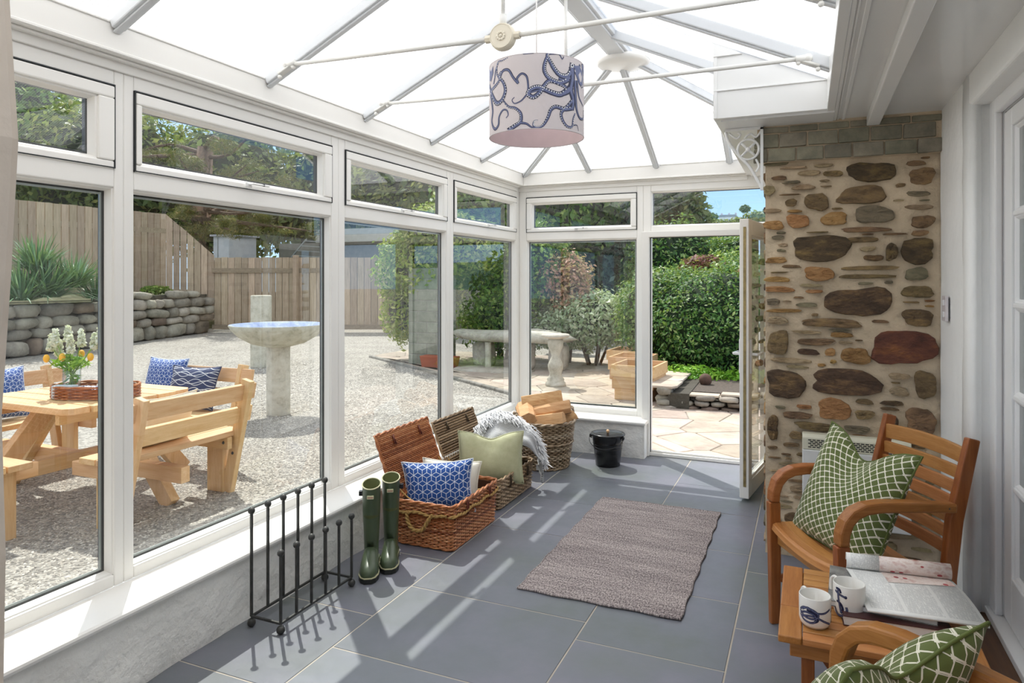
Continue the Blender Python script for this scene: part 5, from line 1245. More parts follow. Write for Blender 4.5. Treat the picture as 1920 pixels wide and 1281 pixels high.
# throw
th = thing('fringed_throw', 'grey herringbone throw with shaggy white fringe draped over the grey-brown hamper', 'blanket', (-2.0, 4.5, .2))
mb = MB(); uv = []; na, nb2 = 60, 34
arc = catmull([(-2.20, 4.33, .30), (-2.17, 4.40, .43), (-2.09, 4.46, .50), (-1.98, 4.53, .49), (-1.88, 4.59, .42), (-1.82, 4.625, .32), (-1.795, 4.635, .22), (-1.79, 4.63, .13)], 10)
na = len(arc)-1
def TS(i, j):
    p = arc[i]; a = i/na; b_ = j/nb2
    dn = Vector((.18-.05*a, -.22+.02*a, -.24*(1-a*.6)))      # from crest down towards the room side
    q = p+dn*b_*(.95-.35*a); q += Vector((.5, -.6, .5)).normalized()*(.022*math.sin(a*21+b_*4)+.014*math.sin(a*9-b_*11)+.03*math.sin(b_*PI))
    return q
for i in range(na+1):
    for j in range(nb2+1): mb.v.append(tuple(TS(i, j))); uv.append((i/na*.7, j/nb2*.35))
mb.f = [(i*(nb2+1)+j, (i+1)*(nb2+1)+j, (i+1)*(nb2+1)+j+1, i*(nb2+1)+j+1) for i in range(na) for j in range(nb2)]; mb.uv = uv
o = build(mb, 'cloth', M['throw'], th, smooth=True); s_ = o.modifiers.new('thick', 'SOLIDIFY'); s_.thickness = .012
mb = MB()
for k in range(1500):
    a = R.uniform(0.02, .96); i = int(a*na); p = Vector(arc[i]).lerp(Vector(arc[min(i+1, na)]), a*na-i)+Vector((R.uniform(-.012, .012), R.uniform(-.012, .012), R.uniform(-.004, .012)))
    out = Vector((.35, -.25, .5 if a < .5 else .25)).normalized(); d = (out+Vector((R.uniform(-.6, .6), R.uniform(-.6, .6), R.uniform(-.3, .5)))).normalized(); l = R.uniform(.035, .08)
    p = p+Vector((.18, -.22, -.2))*R.uniform(0, .16); mb.tube([p, p+d*l*.5+Vector((0, 0, .01)), p+d*l+Vector((.012, -.008, -.03))], .0034, 3, rad=[1, 1, .5])
build(mb, 'fringe', M['fringe'], th, kind='stuff')
build(MB().box(-1.80, -1.765, 4.60, 4.603, .12, .16), 'care_label', M['paint'], th)
# ---- log basket --------------------------------------------------------------
LX, LY = -1.955, 5.165
lbk = thing('log_basket', 'large round pale wicker basket full of split logs in the corner', 'basket', (LX, LY, 0))
def circ(z, st=.0115):
    r = .19+(.242-.19)*(z/.37)**.8; m_ = 104
    return [(LX+r*math.cos(2*PI*k/m_), LY+r*math.sin(2*PI*k/m_), math.cos(2*PI*k/m_), math.sin(2*PI*k/m_)) for k in range(m_)]
build(weave(circ, .014, .355, .0148, .0064, .0085, 2, .0006), 'woven_side', M['wick_pale'], lbk, kind='stuff')
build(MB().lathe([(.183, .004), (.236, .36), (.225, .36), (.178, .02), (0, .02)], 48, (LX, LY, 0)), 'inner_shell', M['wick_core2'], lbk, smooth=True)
build(braid([(LX+.247*math.cos(2*PI*k/140), LY+.247*math.sin(2*PI*k/140), .368) for k in range(140)], .0095, .5), 'rim', M['wick_pale'], lbk, smooth=True)
build(braid([(LX+.232*math.cos(2*PI*k/140), LY+.232*math.sin(2*PI*k/140), .205) for k in range(140)], .0065, .6), 'waist_braid', M['wick_pale'], lbk, smooth=True)
build(braid([(LX+.194*math.cos(2*PI*k/140), LY+.194*math.sin(2*PI*k/140), .012) for k in range(140)], .0075, .5), 'base_braid', M['wick_pale'], lbk, smooth=True)
for a0 in (-128, 52):
    pts = []
    for k in range(25):
        t = k/24; a = math.radians(a0-15+30*t); rr = .245+.02*math.sin(PI*t); pts.append((LX+rr*math.cos(a), LY+rr*math.sin(a), .36+.085*math.sin(PI*t)**.7))
    build(braid(pts, .0078, .75, False), 'handle', M['wick_pale'], lbk, smooth=True)
def log(c, d, L_, w, h, roll, lab, k=0):
    """split log: wedge section with bark on the outside; d direction"""
    c = Vector(c); d = Vector(d).normalized(); s = d.cross(Vector((0, 0, 1))).normalized(); u = s.cross(d)
    cr, sr = math.cos(roll), math.sin(roll); s, u = s*cr+u*sr, u*cr-s*sr
    t = thing('split_log', lab, 'log', tuple(c), group='split logs in the wicker basket')
    wood_ = [(-.5, -.35), (.5, -.4), (.48, .0), (.25, .42), (-.1, .5), (-.45, .25)]; R_ = random.Random(k)
    sec = [(x+R_.uniform(-.06, .06), y+R_.uniform(-.06, .06)) for x, y in wood_]
    mb = MB(); rings = []
    for i in range(7):
        q = c+d*L_*(i/6-.5); rings.append([q+s*(x*w*(1+R_.uniform(-.04, .04)))+u*(y*h*(1+R_.uniform(-.04, .04))) for x, y in sec])
    n = 6; mb.add([p for r in rings for p in r], [(i*n+j, i*n+(j+1) % n, (i+1)*n+(j+1) % n, (i+1)*n+j) for i in range(6) for j in range(n)]+[tuple(range(n))[::-1], tuple(6*n+j for j in range(n))])
    build(mb, 'wood', M['log'], t, bev=.002, seg=1)
    bk = MB(); m_ = []
    for r in rings: m_.append([r[0]+(r[0]-r[3])*.03, r[1]+(r[1]-r[4])*.03, r[1], r[0]])
    bk.add([p for r in m_ for p in r], [(i*4+j, i*4+(j+1) % 4, (i+1)*4+(j+1) % 4, (i+1)*4+j) for i in range(6) for j in range(4)]+[(0, 1, 2, 3), (27, 26, 25, 24)])
    build(bk, 'bark', M['bark'], t)
log((-1.985, 5.20, .525), (.92, .36, .16), .33, .115, .10, .1, 'topmost split log lying across the pile in the basket', 1)
log((-1.90, 5.15, .455), (.90, .25, .20), .34, .12, .09, -.2, 'split log just under the topmost one, its end by the basket rim', 2)
log((-2.055, 5.06, .43), (.35, -.7, -.18), .27, .15, .12, .5, 'broad split log leaning at the left side of the basket', 3)
log((-1.89, 5.03, .395), (.88, .10, .16), .30, .12, .09, .1, 'split log at the front of the basket beside the wicker handle', 4)
log((-1.80, 5.22, .36), (.5, .6, .35), .2, .09, .08, .1, 'short split log end at the right rim of the basket', 5)
log((-2.00, 5.22, .40), (.2, .9, .0), .34, .13, .11, .1, 'split log buried in the back of the basket', 6)
log((-1.96, 5.12, .28), (.9, .3, .0), .34, .15, .14, .1, 'split log at the bottom of the basket, almost hidden', 7)
# ---- ash bucket ----------------------------------------------------------------
BX, BY = -1.482, 5.37
bu = thing('ash_bucket', 'black metal ash bucket with a flat lid and small wooden knob by the door', 'bucket', (BX, BY, 0))
build(MB().lathe([(0, .004), (.092, .004), (.094, 0), (.097, .004), (.108, .10), (.112, .135), (.115, .138), (.113, .142), (.115, .155), (.118, .158), (.116, .162), (.118, .175), (.121, .178), (.119, .182), (.128, .245), (.133, .250), (.129, .254), (.12, .25), (.09, .01), (0, .01)], 40, (BX, BY, 0)), 'pail', M['black'], bu, smooth=True)
ld = build(MB().lathe([(.137, .246), (.139, .252), (.135, .258), (.12, .258), (.112, .252), (.02, .257), (0, .257)], 40, (BX, BY, 0)), 'lid', M['black'], bu, smooth=True)
build(MB().ball((BX, BY, .272), .014, 12).lathe([(.007, 0), (.007, .012), (0, .012)], 10, (BX, BY, .257)), 'knob', M['pinewood_x'], ld, smooth=True)
mb = MB(); 
for s in (-1, 1): mb.ball((BX+s*.134, BY-.03, .232), .012, 8); mb.tube([(BX+s*.125, BY-.03, .215), (BX+s*.14, BY-.032, .225), (BX+s*.14, BY-.032, .24), (BX+s*.125, BY-.03, .25)], .005, 6)
build(mb, 'ear', M['black'], bu, smooth=True)
build(MB().tube([(BX+.142*math.cos(a), BY-.03-.13*math.sin(-a)*0-.12*math.sin(a), .232-.075*math.sin(a)) for a in [PI*k/20 for k in range(21)]], .0028, 6), 'bail_handle', M['black'], bu, smooth=True)
# ---- rug --------------------------------------------------------------------------
mb = MB(); nx_, ny_ = 24, 44; X0, X1, Y0, Y1 = -1.288, -.516, 3.045, 4.53
def rugp(i, j, z):
    x = X0+(X1-X0)*i/nx_; y = Y0+(Y1-Y0)*j/ny_; return (x+.004*math.sin(j*.9)*(i in (0, nx_)), y+.004*math.sin(i*.8)*(j in (0, ny_)), z)
vs_ = [rugp(i, j, .013+R.uniform(-.0006, .0006) if 0 < i < nx_ and 0 < j < ny_ else .010) for i in range(nx_+1) for j in range(ny_+1)]
mb.add(vs_, [(i*(ny_+1)+j, (i+1)*(ny_+1)+j, (i+1)*(ny_+1)+j+1, i*(ny_+1)+j+1) for i in range(nx_) for j in range(ny_)])
per = [(i, 0) for i in range(nx_)]+[(nx_, j) for j in range(ny_)]+[(nx_-i, ny_) for i in range(nx_)]+[(0, ny_-j) for j in range(ny_)]
a = [rugp(i, j, .010) for i, j in per]; b_ = [rugp(i, j, .001) for i, j in per]; n = len(per); mb.add(a+b_, [(k, (k+1) % n, n+(k+1) % n, n+k) for k in range(n)])
ru = thing('floor_rug', 'oblong grey and pink heathered rug lying on the slate floor', 'rug', (-.9, 3.78, 0)); build(mb, 'pile', M['rug'], ru, smooth=True)
build(MB().tube([(p[0], p[1], .0075) for p in a], .0058, 6, True), 'bound_edge', M['rug'], ru, smooth=True)
# ---- heater -------------------------------------------------------------------------
he = thing('panel_heater', 'white electric panel heater with a cream slotted top grille on the stone chimney', 'heater', (.2, 3.9, .25))
build(MB().box(-.028, .47, 3.885, 3.955, .23, .61), 'body', M['heater'], he, bev=.006); build(MB().prism([(3.887, .61), (3.955, .61), (3.955, .69), (3.905, .69), (3.889, .672)], -.028, .47, 'x'), 'grille_frame', M['heatgrille'], he, bev=.004)
mb = MB()
for r_ in range(5):
    for k in range(20):
        x = .0+k*.0205+(r_ % 2)*.010; z = .622+r_*.0092
        if x < .42: mb.box(x, x+.0155, 3.8865, 3.8885, z, z+.0048)
build(mb, 'grille_slots', M['dark'], he, kind='stuff')
for x in (.02, .42): build(MB().box(x, x+.03, 3.95, 3.99, .3, .6), 'bracket', M['heater'], he)
# ---- teak armchairs --------------------------------------------------------------------
def armchair(lab, loc, rz, grp):
    t = thing('teak_armchair', lab, 'chair', loc, rz, group=grp, local=True); hw = .25
    def add(mb, nm, mat, bev=.005, **k): return build(mb, nm, mat, t, local=True, bev=bev, **k)
    for s in (-1, 1):
        x = s*hw
        leg = MB().sweep([(x, .0, 0), (x, .0, .25), (x, -.005, .53)], [(-.024, -.017), (.024, -.017), (.024, .017), (-.024, .017)], up=(1, 0, 0), rad=[.85, 1, 1.05])
        add(leg, 'leg', M['teak_z'])
        pth = [(x, -.005, .53), (x, -.002, .575), (x, .012, .615), (x, .040, .645), (x, .08, .662), (x, .14, .668), (x, .26, .664), (x, .36, .658), (x, .44, .652)]
        add(MB().sweep(pth, [(-.018, -.023), (.018, -.023), (.018, .023), (-.018, .023)], up=(1, 0, 0), rad=[1.1, 1.12, 1.15, 1.15, 1.15, 1.15, 1.1, 1, .95]), 'arm', M['teak_y'], .008)
        add(MB().sweep([(x*.93, .44, 0), (x*.93, .43, .38), (x*.93, .455, .60), (x*.93, .53, .90)], [(-.027, -.016), (.027, -.016), (.027, .016), (-.027, .016)], up=(1, 0, 0), rad=[.8, 1, 1.05, .9]), 'back_post', M['teak_z'])
        add(MB().beam((x*.95, .02, .385), (x*.95, .43, .345), .024, .055), 'side_rail', M['teak_y']); add(MB().beam((x*.95, .02, .20), (x*.95, .43, .19), .020, .035), 'side_stretcher', M['teakd'])
        add(MB().ball((x+s*.018, .405, .655), .006, 8), 'bolt', M['iron'], 0)
    add(MB().beam((-hw+.02, .012, .375), (hw-.02, .012, .375), .02, .05), 'front_rail', M['teak_x']); add(MB().beam((-hw+.02, .43, .19), (hw-.02, .43, .19), .02, .035), 'back_stretcher', M['teakd'])
    # dished seat slats running side to side
    for k in range(8):
        y = -.022+k*.0575; w_ = .060 if k == 0 else .052; zc = .405 if k == 0 else .412-.0078*k
        pth = [(hw*.985*q, y+w_/2, zc+.030*abs(q)**2.2) for q in [-1+.2*i for i in range(11)]]
        pr_ = [(-w_/2, -.009), (w_/2, -.009), (w_/2, .009), (-w_/2, .009)] if k else [(-w_/2+.004, -.004), (-w_/2, -.018), (-w_/2+.018, -.022), (w_/2, -.006), (w_/2, .009), (-w_/2+.02, .011), (-w_/2+.006, .006)]
        pr_ = [(-a_, b2) for a_, b2 in pr_]
        add(MB().sweep(pth, pr_), 'seat_slat', M['teak_x'], .003)
    for k in range(7):
        z = .475+k*.058; yy = .433+(z-.38)*.145+.008; w_ = .048
        if k == 6: z += .008; w_ = .062
        pth = [(hw*.93*q, yy+.022*(1-q*q), z+(.0 if k < 6 else .008*(1-q*q))) for q in [-1+.25*i for i in range(9)]]
        add(MB().sweep(pth, [(-.008, -w_/2), (.008, -w_/2), (.008, w_/2), (-.008, w_/2)]), 'back_slat' if k < 6 else 'top_rail', M['teak_x'], .003)
    return t
ch1 = armchair('teak slatted armchair standing in front of the heater and stone chimney', (-.01, 2.977, 0), math.radians(-60), 'teak armchairs beside the side table')
ch2 = dup(ch1, (-.055, 1.66, 0), math.radians(-122), 'teak armchair nearest the viewer, cut off by the right bottom corner')
def cf(loc, rz, p): c_, s_ = math.cos(rz), math.sin(rz); return (loc[0]+p[0]*c_-p[1]*s_, loc[1]+p[0]*s_+p[1]*c_, p[2])
r1 = math.radians(-60); W1 = Vector((math.cos(r1), math.sin(r1), 0)); B1 = Vector((-math.sin(r1), math.cos(r1), 0))
c1 = Vector(cf((-.01, 2.977), r1, (-.01, .20, .625)))
pillow('lattice_cushion', .50, .50, .17, M['green'], c1, tuple(W1+B1*.10+Vector((0, 0, -.06))), tuple(B1*.42+Vector((0, 0, 1))+W1*.06), .32, pipe=plain('olive_piping', '5E6A30', .7), label='olive green lattice-print cushion propped on the chair by the heater', n=30, pinch=.09)
r2 = math.radians(-122); W2 = Vector((math.cos(r2), math.sin(r2), 0)); B2 = Vector((-math.sin(r2), math.cos(r2), 0))
c2 = Vector(cf((-.055, 1.66), r2, (-.02, .17, .575)))
pillow('lattice_cushion', .50, .50, .18, M['green'], c2, tuple(W2-B2*.05+Vector((0, 0, .1))), tuple(B2*.55+Vector((0, 0, 1))), .30, pipe=D.materials['olive_piping'], label='olive green lattice-print cushion in the nearest chair at the bottom right corner', n=30, pinch=.09)
# ---- slatted side table ------------------------------------------------------------------
TX0, TX1, TY0, TY1, TZ = -.078, .432, 2.065, 2.575, .5
tb = thing('slatted_side_table', 'small square teak slatted table between the two armchairs', 'table', ((TX0+TX1)/2, (TY0+TY1)/2, 0))
for x in (TX0, TX1-.062):
    ym = (TY0+TY1)/2-.06
    build(MB().box(x, x+.062, TY0, ym, TZ-.022, TZ), 'border_board', M['teak_y'], tb, bev=.004); build(MB().box(x, x+.062, ym+.001, TY1, TZ-.022, TZ), 'border_board', M['teak_y'], tb, bev=.004)
for k in range(11):
    y0 = TY0+.002+k*.0464; build(MB().box(TX0+.064, TX1-.064, y0, y0+.0405, TZ-.02, TZ-.001), 'slat', M['teak_x'], tb, bev=.002, seg=1)
for y in (TY0+.03, TY1-.05): build(MB().box(TX0+.03, TX1-.03, y, y+.02, TZ-.07, TZ-.022), 'apron', M['teak_x'], tb, bev=.003)
for x in (TX0+.03, TX1-.052): build(MB().box(x, x+.022, TY0+.05, TY1-.05, TZ-.06, TZ-.022), 'apron', M['teak_y'], tb, bev=.003)
for y in (TY0+.055, TY1-.085):
    build(MB().beam((TX0+.07, y, 0), (TX1-.10, y+.004, TZ-.03), .022, .045, up=(1, 0, .6)), 'leg', M['teak_z'], tb, bev=.003)
    build(MB().beam((TX1-.07, y+.026, 0), (TX0+.10, y+.026, TZ-.03), .022, .045, up=(1, 0, -.6)), 'leg', M['teak_z'], tb, bev=.003)
for x in (TX0+.06, TX1-.095): build(MB().box(x, x+.035, TY0+.04, TY0+.062, .0, TZ-.022), 'upright', M['teak_z'], tb, bev=.003)
# ---- mugs -----------------------------------------------------------------------------------
def mugdecal(t, c, R_, z0, curves, th0, mat, pw=.004):
    mb = MB()
    for cu_ in curves:
        pts = catmull([(a, z, 0) for a, z in cu_], 8); pth = []
        for p in pts: a = math.radians(th0+p[0]); pth.append((c[0]+(R_+.0004)*math.cos(a), c[1]+(R_+.0004)*math.sin(a), z0+p[1]))
        n = len(pth); vs_ = []
        for i, p in enumerate(pth):
            q0, q1 = pts[max(i-1, 0)], pts[min(i+1, n-1)]; dx, dz = math.radians(q1[0]-q0[0])*R_, q1[1]-q0[1]; l = math.hypot(dx, dz) or 1
            for sgn in (-1, 1):
                a = math.radians(th0+pts[i][0])+(-dz/l)*sgn*pw/2/R_; z = z0+pts[i][1]+(dx/l)*sgn*pw/2
                vs_.append((c[0]+(R_+.0005)*math.cos(a), c[1]+(R_+.0005)*math.sin(a), z))
        mb.add(vs_, [(2*i, 2*i+1, 2*i+3, 2*i+2) for i in range(n-1)])
    return build(mb, 'printed_motif', mat, t)
def mug(c, Rm, h, hang, lab, kind):
    t = thing('mug', lab, 'mug', c); prof = [(0, .002), (Rm*.72, .002), (Rm*.78, 0), (Rm*.93, .010), (Rm, .022), (Rm, h-.002), (Rm-.001, h), (Rm-.003, h-.001), (Rm-.0035, .02), (Rm*.7, .008), (0, .008)]
    b_ = build(MB().lathe(prof, 40, c), 'body', M['white'], t, smooth=True)
    a = math.radians(hang); ca, sa = math.cos(a), math.sin(a)
    build(MB().tube(catmull([(c[0]+ca*r, c[1]+sa*r, c[2]+z) for r, z in ((Rm-.002, h*.86), (Rm+.016, h*.92), (Rm+.031, h*.78), (Rm+.033, h*.5), (Rm+.022, h*.28), (Rm-.002, h*.2))], 5), .0048, 8, up=(-sa, ca, 0)), 'handle', M['white'], t, smooth=True)
    th0 = math.degrees(math.atan2(-c[1], -c[0]))
    if kind == 'knot':
        cs = [[(-62, .048), (-40, .060), (-5, .058), (12, .045), (0, .034), (-35, .034), (-62, .046)], [(-60, .038), (-35, .048), (-5, .046), (5, .034), (-8, .022), (-40, .024), (-60, .036)],
              [(-50, .052), (-25, .062), (5, .052), (35, .052), (62, .060)], [(-52, .032), (-20, .040), (8, .038), (35, .028), (62, .018)], [(-30, .055), (0, .05), (10, .03), (-20, .02)]]
        mugdecal(t, c, Rm, c[2], cs, th0, M['navy'], .0058); mugdecal(t, c, Rm+.0002, c[2], cs[:4], th0, M['slateblue'], .0018)
        mugdecal(t, c, Rm, c[2], [[(70, .05), (90, .055), (115, .05)], [(70, .02), (95, .03), (115, .045)]], th0, M['navy'], .005)
    else:
        cs = [[(-42, .086), (-40, .06), (-34, .038), (-28, .02)], [(-56, .078), (-38, .072), (-15, .068)], [(-58, .03), (-45, .012), (-25, .012), (-8, .028), (-10, .040)], [(-52, .086), (-36, .086), (-30, .076)], [(-48, .05), (-30, .045), (-22, .03), (-30, .018)], [(14, .012), (25, .024), (30, .008)]]
        mugdecal(t, c, Rm, c[2], cs, th0, M['navy'], .0065); mugdecal(t, c, Rm+.0002, c[2], cs[:3], th0, M['slateblue'], .002)
        mb = MB(); a2 = math.radians(th0-12); mb.ball((c[0]+Rm*math.cos(a2), c[1]+Rm*math.sin(a2), c[2]+.068), .0045, 8); build(mb, 'printed_motif', M['navy'], t)
mug((.018, 2.165, TZ), .043, .088, 118, 'white mug printed with a navy rope knot, nearer the table edge', 'knot')
mug((.112, 2.265, TZ), .044, .098, 128, 'taller-looking white mug printed with a navy anchor, beside the magazines', 'anchor')
# ---- magazines and books ------------------------------------------------------------------------
def slabk(x0, x1, y0, y1, z0, z1, ang, cover, lab, nm, cat):
    cx, cy = (x0+x1)/2, (y0+y1)/2; t = thing(nm, lab, cat, (cx, cy, z0), ang, local=True); w, d, h = (x1-x0)/2, (y1-y0)/2, z1-z0
    build(MB().box(-w+.003, w-.002, -d+.003, d-.003, .002, h-.002), 'page_block', M['paint'], t, local=True)
    build(MB().box(-w, w, -d, d, 0, .002).box(-w, w, -d, d, h-.002, h).box(w-.002, w, -d, d, 0, h), 'cover', cover, t, local=True); return t
slabk(.085, .36, 2.20, 2.47, TZ, TZ+.028, .06, plain('maroon_cover', '4B2A2A', .4), 'hardback book with a dark cover at the bottom of the reading pile', 'hardback_book', 'book')
slabk(.06, .34, 2.235, 2.51, TZ+.028, TZ+.045, -.05, stone('grey_photo_cover', 'A9A9A6', '3E3F42', 18, 0, 0, .3), 'closed magazine with a grey photographic cover under the open one', 'magazine', 'magazine')
mg = thing('open_magazine', 'open magazine with its far pages rolled back, on top of the reading pile', 'magazine', (.28, 2.38, TZ+.045))
zb = TZ+.047; P0 = Vector((.115, 2.50, zb)); UX = Vector((.985, .09, 0)).normalized()*.30; UY = Vector((.14, -1, 0)).normalized()*.30; 
mb = MB(); uv = []; nn_ = 16
for i in range(3):
    for j in range(nn_+1):
        s = i/2; q = j/nn_; z = .004+.010*math.sin(PI*min(1, q*1.1))-.0*q; p = P0+UX*s+UY*q; mb.v.append((p.x, p.y, zb+z)); uv.append((s*.27, (1-q)*.21))
mb.f = [(i*(nn_+1)+j, (i+1)*(nn_+1)+j, (i+1)*(nn_+1)+j+1, i*(nn_+1)+j+1) for i in range(2) for j in range(nn_)]; mb.uv = uv
# split: text part (left third and lower band) and pink picture part
o = build(mb, 'open_page', M['page'], mg, smooth=True); s_ = o.modifiers.new('thick', 'SOLIDIFY'); s_.thickness = .005; s_.offset = -1
mb = MB(); uv = []
for i in range(2):
    for j in range(7):
        s = .33+.64*i; q = .02+j/6*(.33-.12*i); z = .0012+.004+.010*math.sin(PI*min(1, q*1.1)); p = P0+UX*s+UY*q; mb.v.append((p.x, p.y, zb+z)); uv.append((s*.27, q*.21))
mb.f = [(j, 7+j, 8+j, j+1) for j in range(6)]; mb.uv = uv; build(mb, 'picture', M['floral'], mg, smooth=True)
mb = MB(); uv = []; rc = P0+Vector((0, .012, .026)); nr_ = 20
mbt = MB(); mbp = MB()
for i, s in enumerate((0, .32, .3201, 1.0)):
    mb = mbt if i < 2 else mbp
    for j in range(nr_+1):
        a = -PI*.55-j/nr_*PI*1.55; rr = .026-.004*j/nr_; p = rc+UX*s; mb.v.append((p.x-.03*rr*math.cos(a), p.y+rr*math.cos(a)*1.0, p.z+rr*math.sin(a))); uv.append((s*.27, j/nr_*.2))
for q_ in (mbt, mbp): q_.f = [(j, (nr_+1)+j, (nr_+1)+j+1, j+1) for j in range(nr_)]
mbt.uv = uv[:2*(nr_+1)]; mbp.uv = uv[2*(nr_+1):]
o = build(mbt, 'rolled_text_page', M['page'], mg, smooth=True); s_ = o.modifiers.new('thick', 'SOLIDIFY'); s_.thickness = .004
o = build(mbp, 'rolled_picture_page', M['floral'], mg, smooth=True); s_ = o.modifiers.new('thick', 'SOLIDIFY'); s_.thickness = .004
# ---- pendant lamp with octopus print -------------------------------------------------------------
SX, SY, SR, SZ0, SZ1 = -1.155, 2.955, .219, 2.150, 2.475
lp = thing('pendant_lamp', 'drum lampshade printed with blue octopuses hanging from the ridge beam', 'lamp', (SX, SY, SZ0))
shm, nt, b, L = pbsdf('printed_shade_fabric'); b.inputs['Base Color'].default_value = lin('E3DCDD'); b.inputs['Roughness'].default_value = .8
tr = nt.nodes.new('ShaderNodeBsdfTranslucent'); tr.inputs[0].default_value = lin('EDE6E6'); mx = nt.nodes.new('ShaderNodeMixShader'); mx.inputs[0].default_value = .25
L.new(b.outputs[0], mx.inputs[1]); L.new(tr.outputs[0], mx.inputs[2]); L.new(mx.outputs[0], nt.nodes['Material Output'].inputs[0])
pink = plain('shade_lining_pale_pink', 'E2D0D2', .7)
build(MB().lathe([(SR, SZ0), (SR, SZ1)], 72, (SX, SY, 0), cap=False), 'shade', shm, lp, smooth=True).data.polygons
for o in [c for c in lp.children]:
    o.data.name = 'shade'
mb = MB(); n = 72
for r, z in ((SR-.002, SZ0), (SR-.002, SZ1)):
    for k in range(n): mb.v.append((SX+r*math.cos(2*PI*k/n), SY+r*math.sin(2*PI*k/n), z))
mb.f = [(k, n+k, n+(k+1) % n, (k+1) % n) for k in range(n)]; build(mb, 'lining', pink, lp, smooth=True)
for z in (SZ0, SZ1): build(MB().tube([(SX+(SR-.001)*math.cos(2*PI*k/72), SY+(SR-.001)*math.sin(2*PI*k/72), z) for k in range(72)], .0022, 6, True), 'shade_ring', shm, lp, smooth=True)
mb = MB()
for k in range(3): a = k*2*PI/3+.4; mb.tube([(SX, SY, SZ1-.04), (SX+SR*math.cos(a), SY+SR*math.sin(a), SZ1-.005)], .002, 5)
build(mb, 'spider_fitting', M['tie'], lp)
build(MB().lathe([(0, .06), (.018, .06), (.02, 0), (0, 0)], 12, (SX, SY, SZ1-.10)), 'lamp_holder', M['tie'], lp, smooth=True)
build(MB().ball((SX, SY, SZ1-.14), .03, 12), 'bulb', M['white'], lp, smooth=True)
build(MB().tube([(SX, SY, SZ1-.04), (SX, SY, 2.975)], .0035, 8), 'cord', M['tie'], lp, smooth=True)
th0 = math.atan2(-SY, -SX)
def cyl(x, y, off):
    s = max(-.985, min(.985, (x-676)/583)); ph = math.asin(s); c_ = 1-math.cos(ph); yt, yb = 147+148*c_, 962+105*c_; f_ = (yb-y)/(yb-yt)
    return ph, SZ0+f_*(SZ1-SZ0)
def to3(ph, z, off, flip): a = th0+ph+flip; z = min(SZ1-.001, max(SZ0+.001, z)); return (SX+(SR+off)*math.cos(a), SY+(SR+off)*math.sin(a), z)
K = .00038
ARMS = [([(1085,330),(1035,398),(950,388),(885,325),(838,250),(800,180),(818,140)],52,24,1), ([(820,160),(880,158),(940,165),(972,212),(992,185)],15,7,0), ([(1050,430),(960,468),(870,448),(800,400),(765,330),(775,250),(805,180)],44,26,1),
 ([(1060,520),(960,595),(860,580),(760,540),(690,518),(615,540),(580,590),(640,625),(715,572),(765,500),(830,450),(960,490),(1020,520)],46,30,1), ([(740,545),(650,560),(570,595),(500,662),(425,690),(393,655),(422,622)],18,6,0),
 ([(575,590),(580,500),(562,400),(505,368),(450,420),(462,470),(405,405),(350,325),(285,330),(250,390)],14,24,0), ([(1100,740),(1000,755),(900,730),(840,765),(805,850),(750,930),(690,952),(640,930),(650,885),(690,875)],40,7,1),
 ([(1110,640),(1040,720),(965,790),(975,870),(1030,940),(1090,945),(1105,860),(1130,800)],34,14,1), ([(1130,440),(1135,620),(1150,760),(1190,850),(1238,850),(1242,760)],42,14,0), ([(1155,440),(1180,620),(1235,720)],30,12,0), ([(1100,930),(1155,930),(1172,990)],10,6,0),
 ([(1090,300),(1095,420),(1075,540),(1105,660),(1090,760)],70,46,0), ([(1060,400),(1000,440),(930,420)],60,20,0), ([(1085,500),(1040,560),(960,600)],70,30,0), ([(102,470),(150,600),(205,680),(270,650),(312,550),(290,460),(240,395),(262,335)],50,20,1), ([(115,580),(150,525),(200,480),(240,420),(208,350),(218,240),(280,218),(342,190)],34,7,1),
 ([(120,560),(152,750),(140,880),(180,962),(226,920),(236,830),(282,760),(330,762),(346,812),(320,846)],34,7,0), ([(285,650),(350,722),(430,742),(492,800),(492,885),(430,932),(340,985)],14,40,1), ([(480,900),(560,912),(620,950),(700,958)],22,10,0), ([(520,156),(580,154),(645,150)],9,6,0), ([(165,470),(180,400),(190,330),(225,240)],20,14,0)]
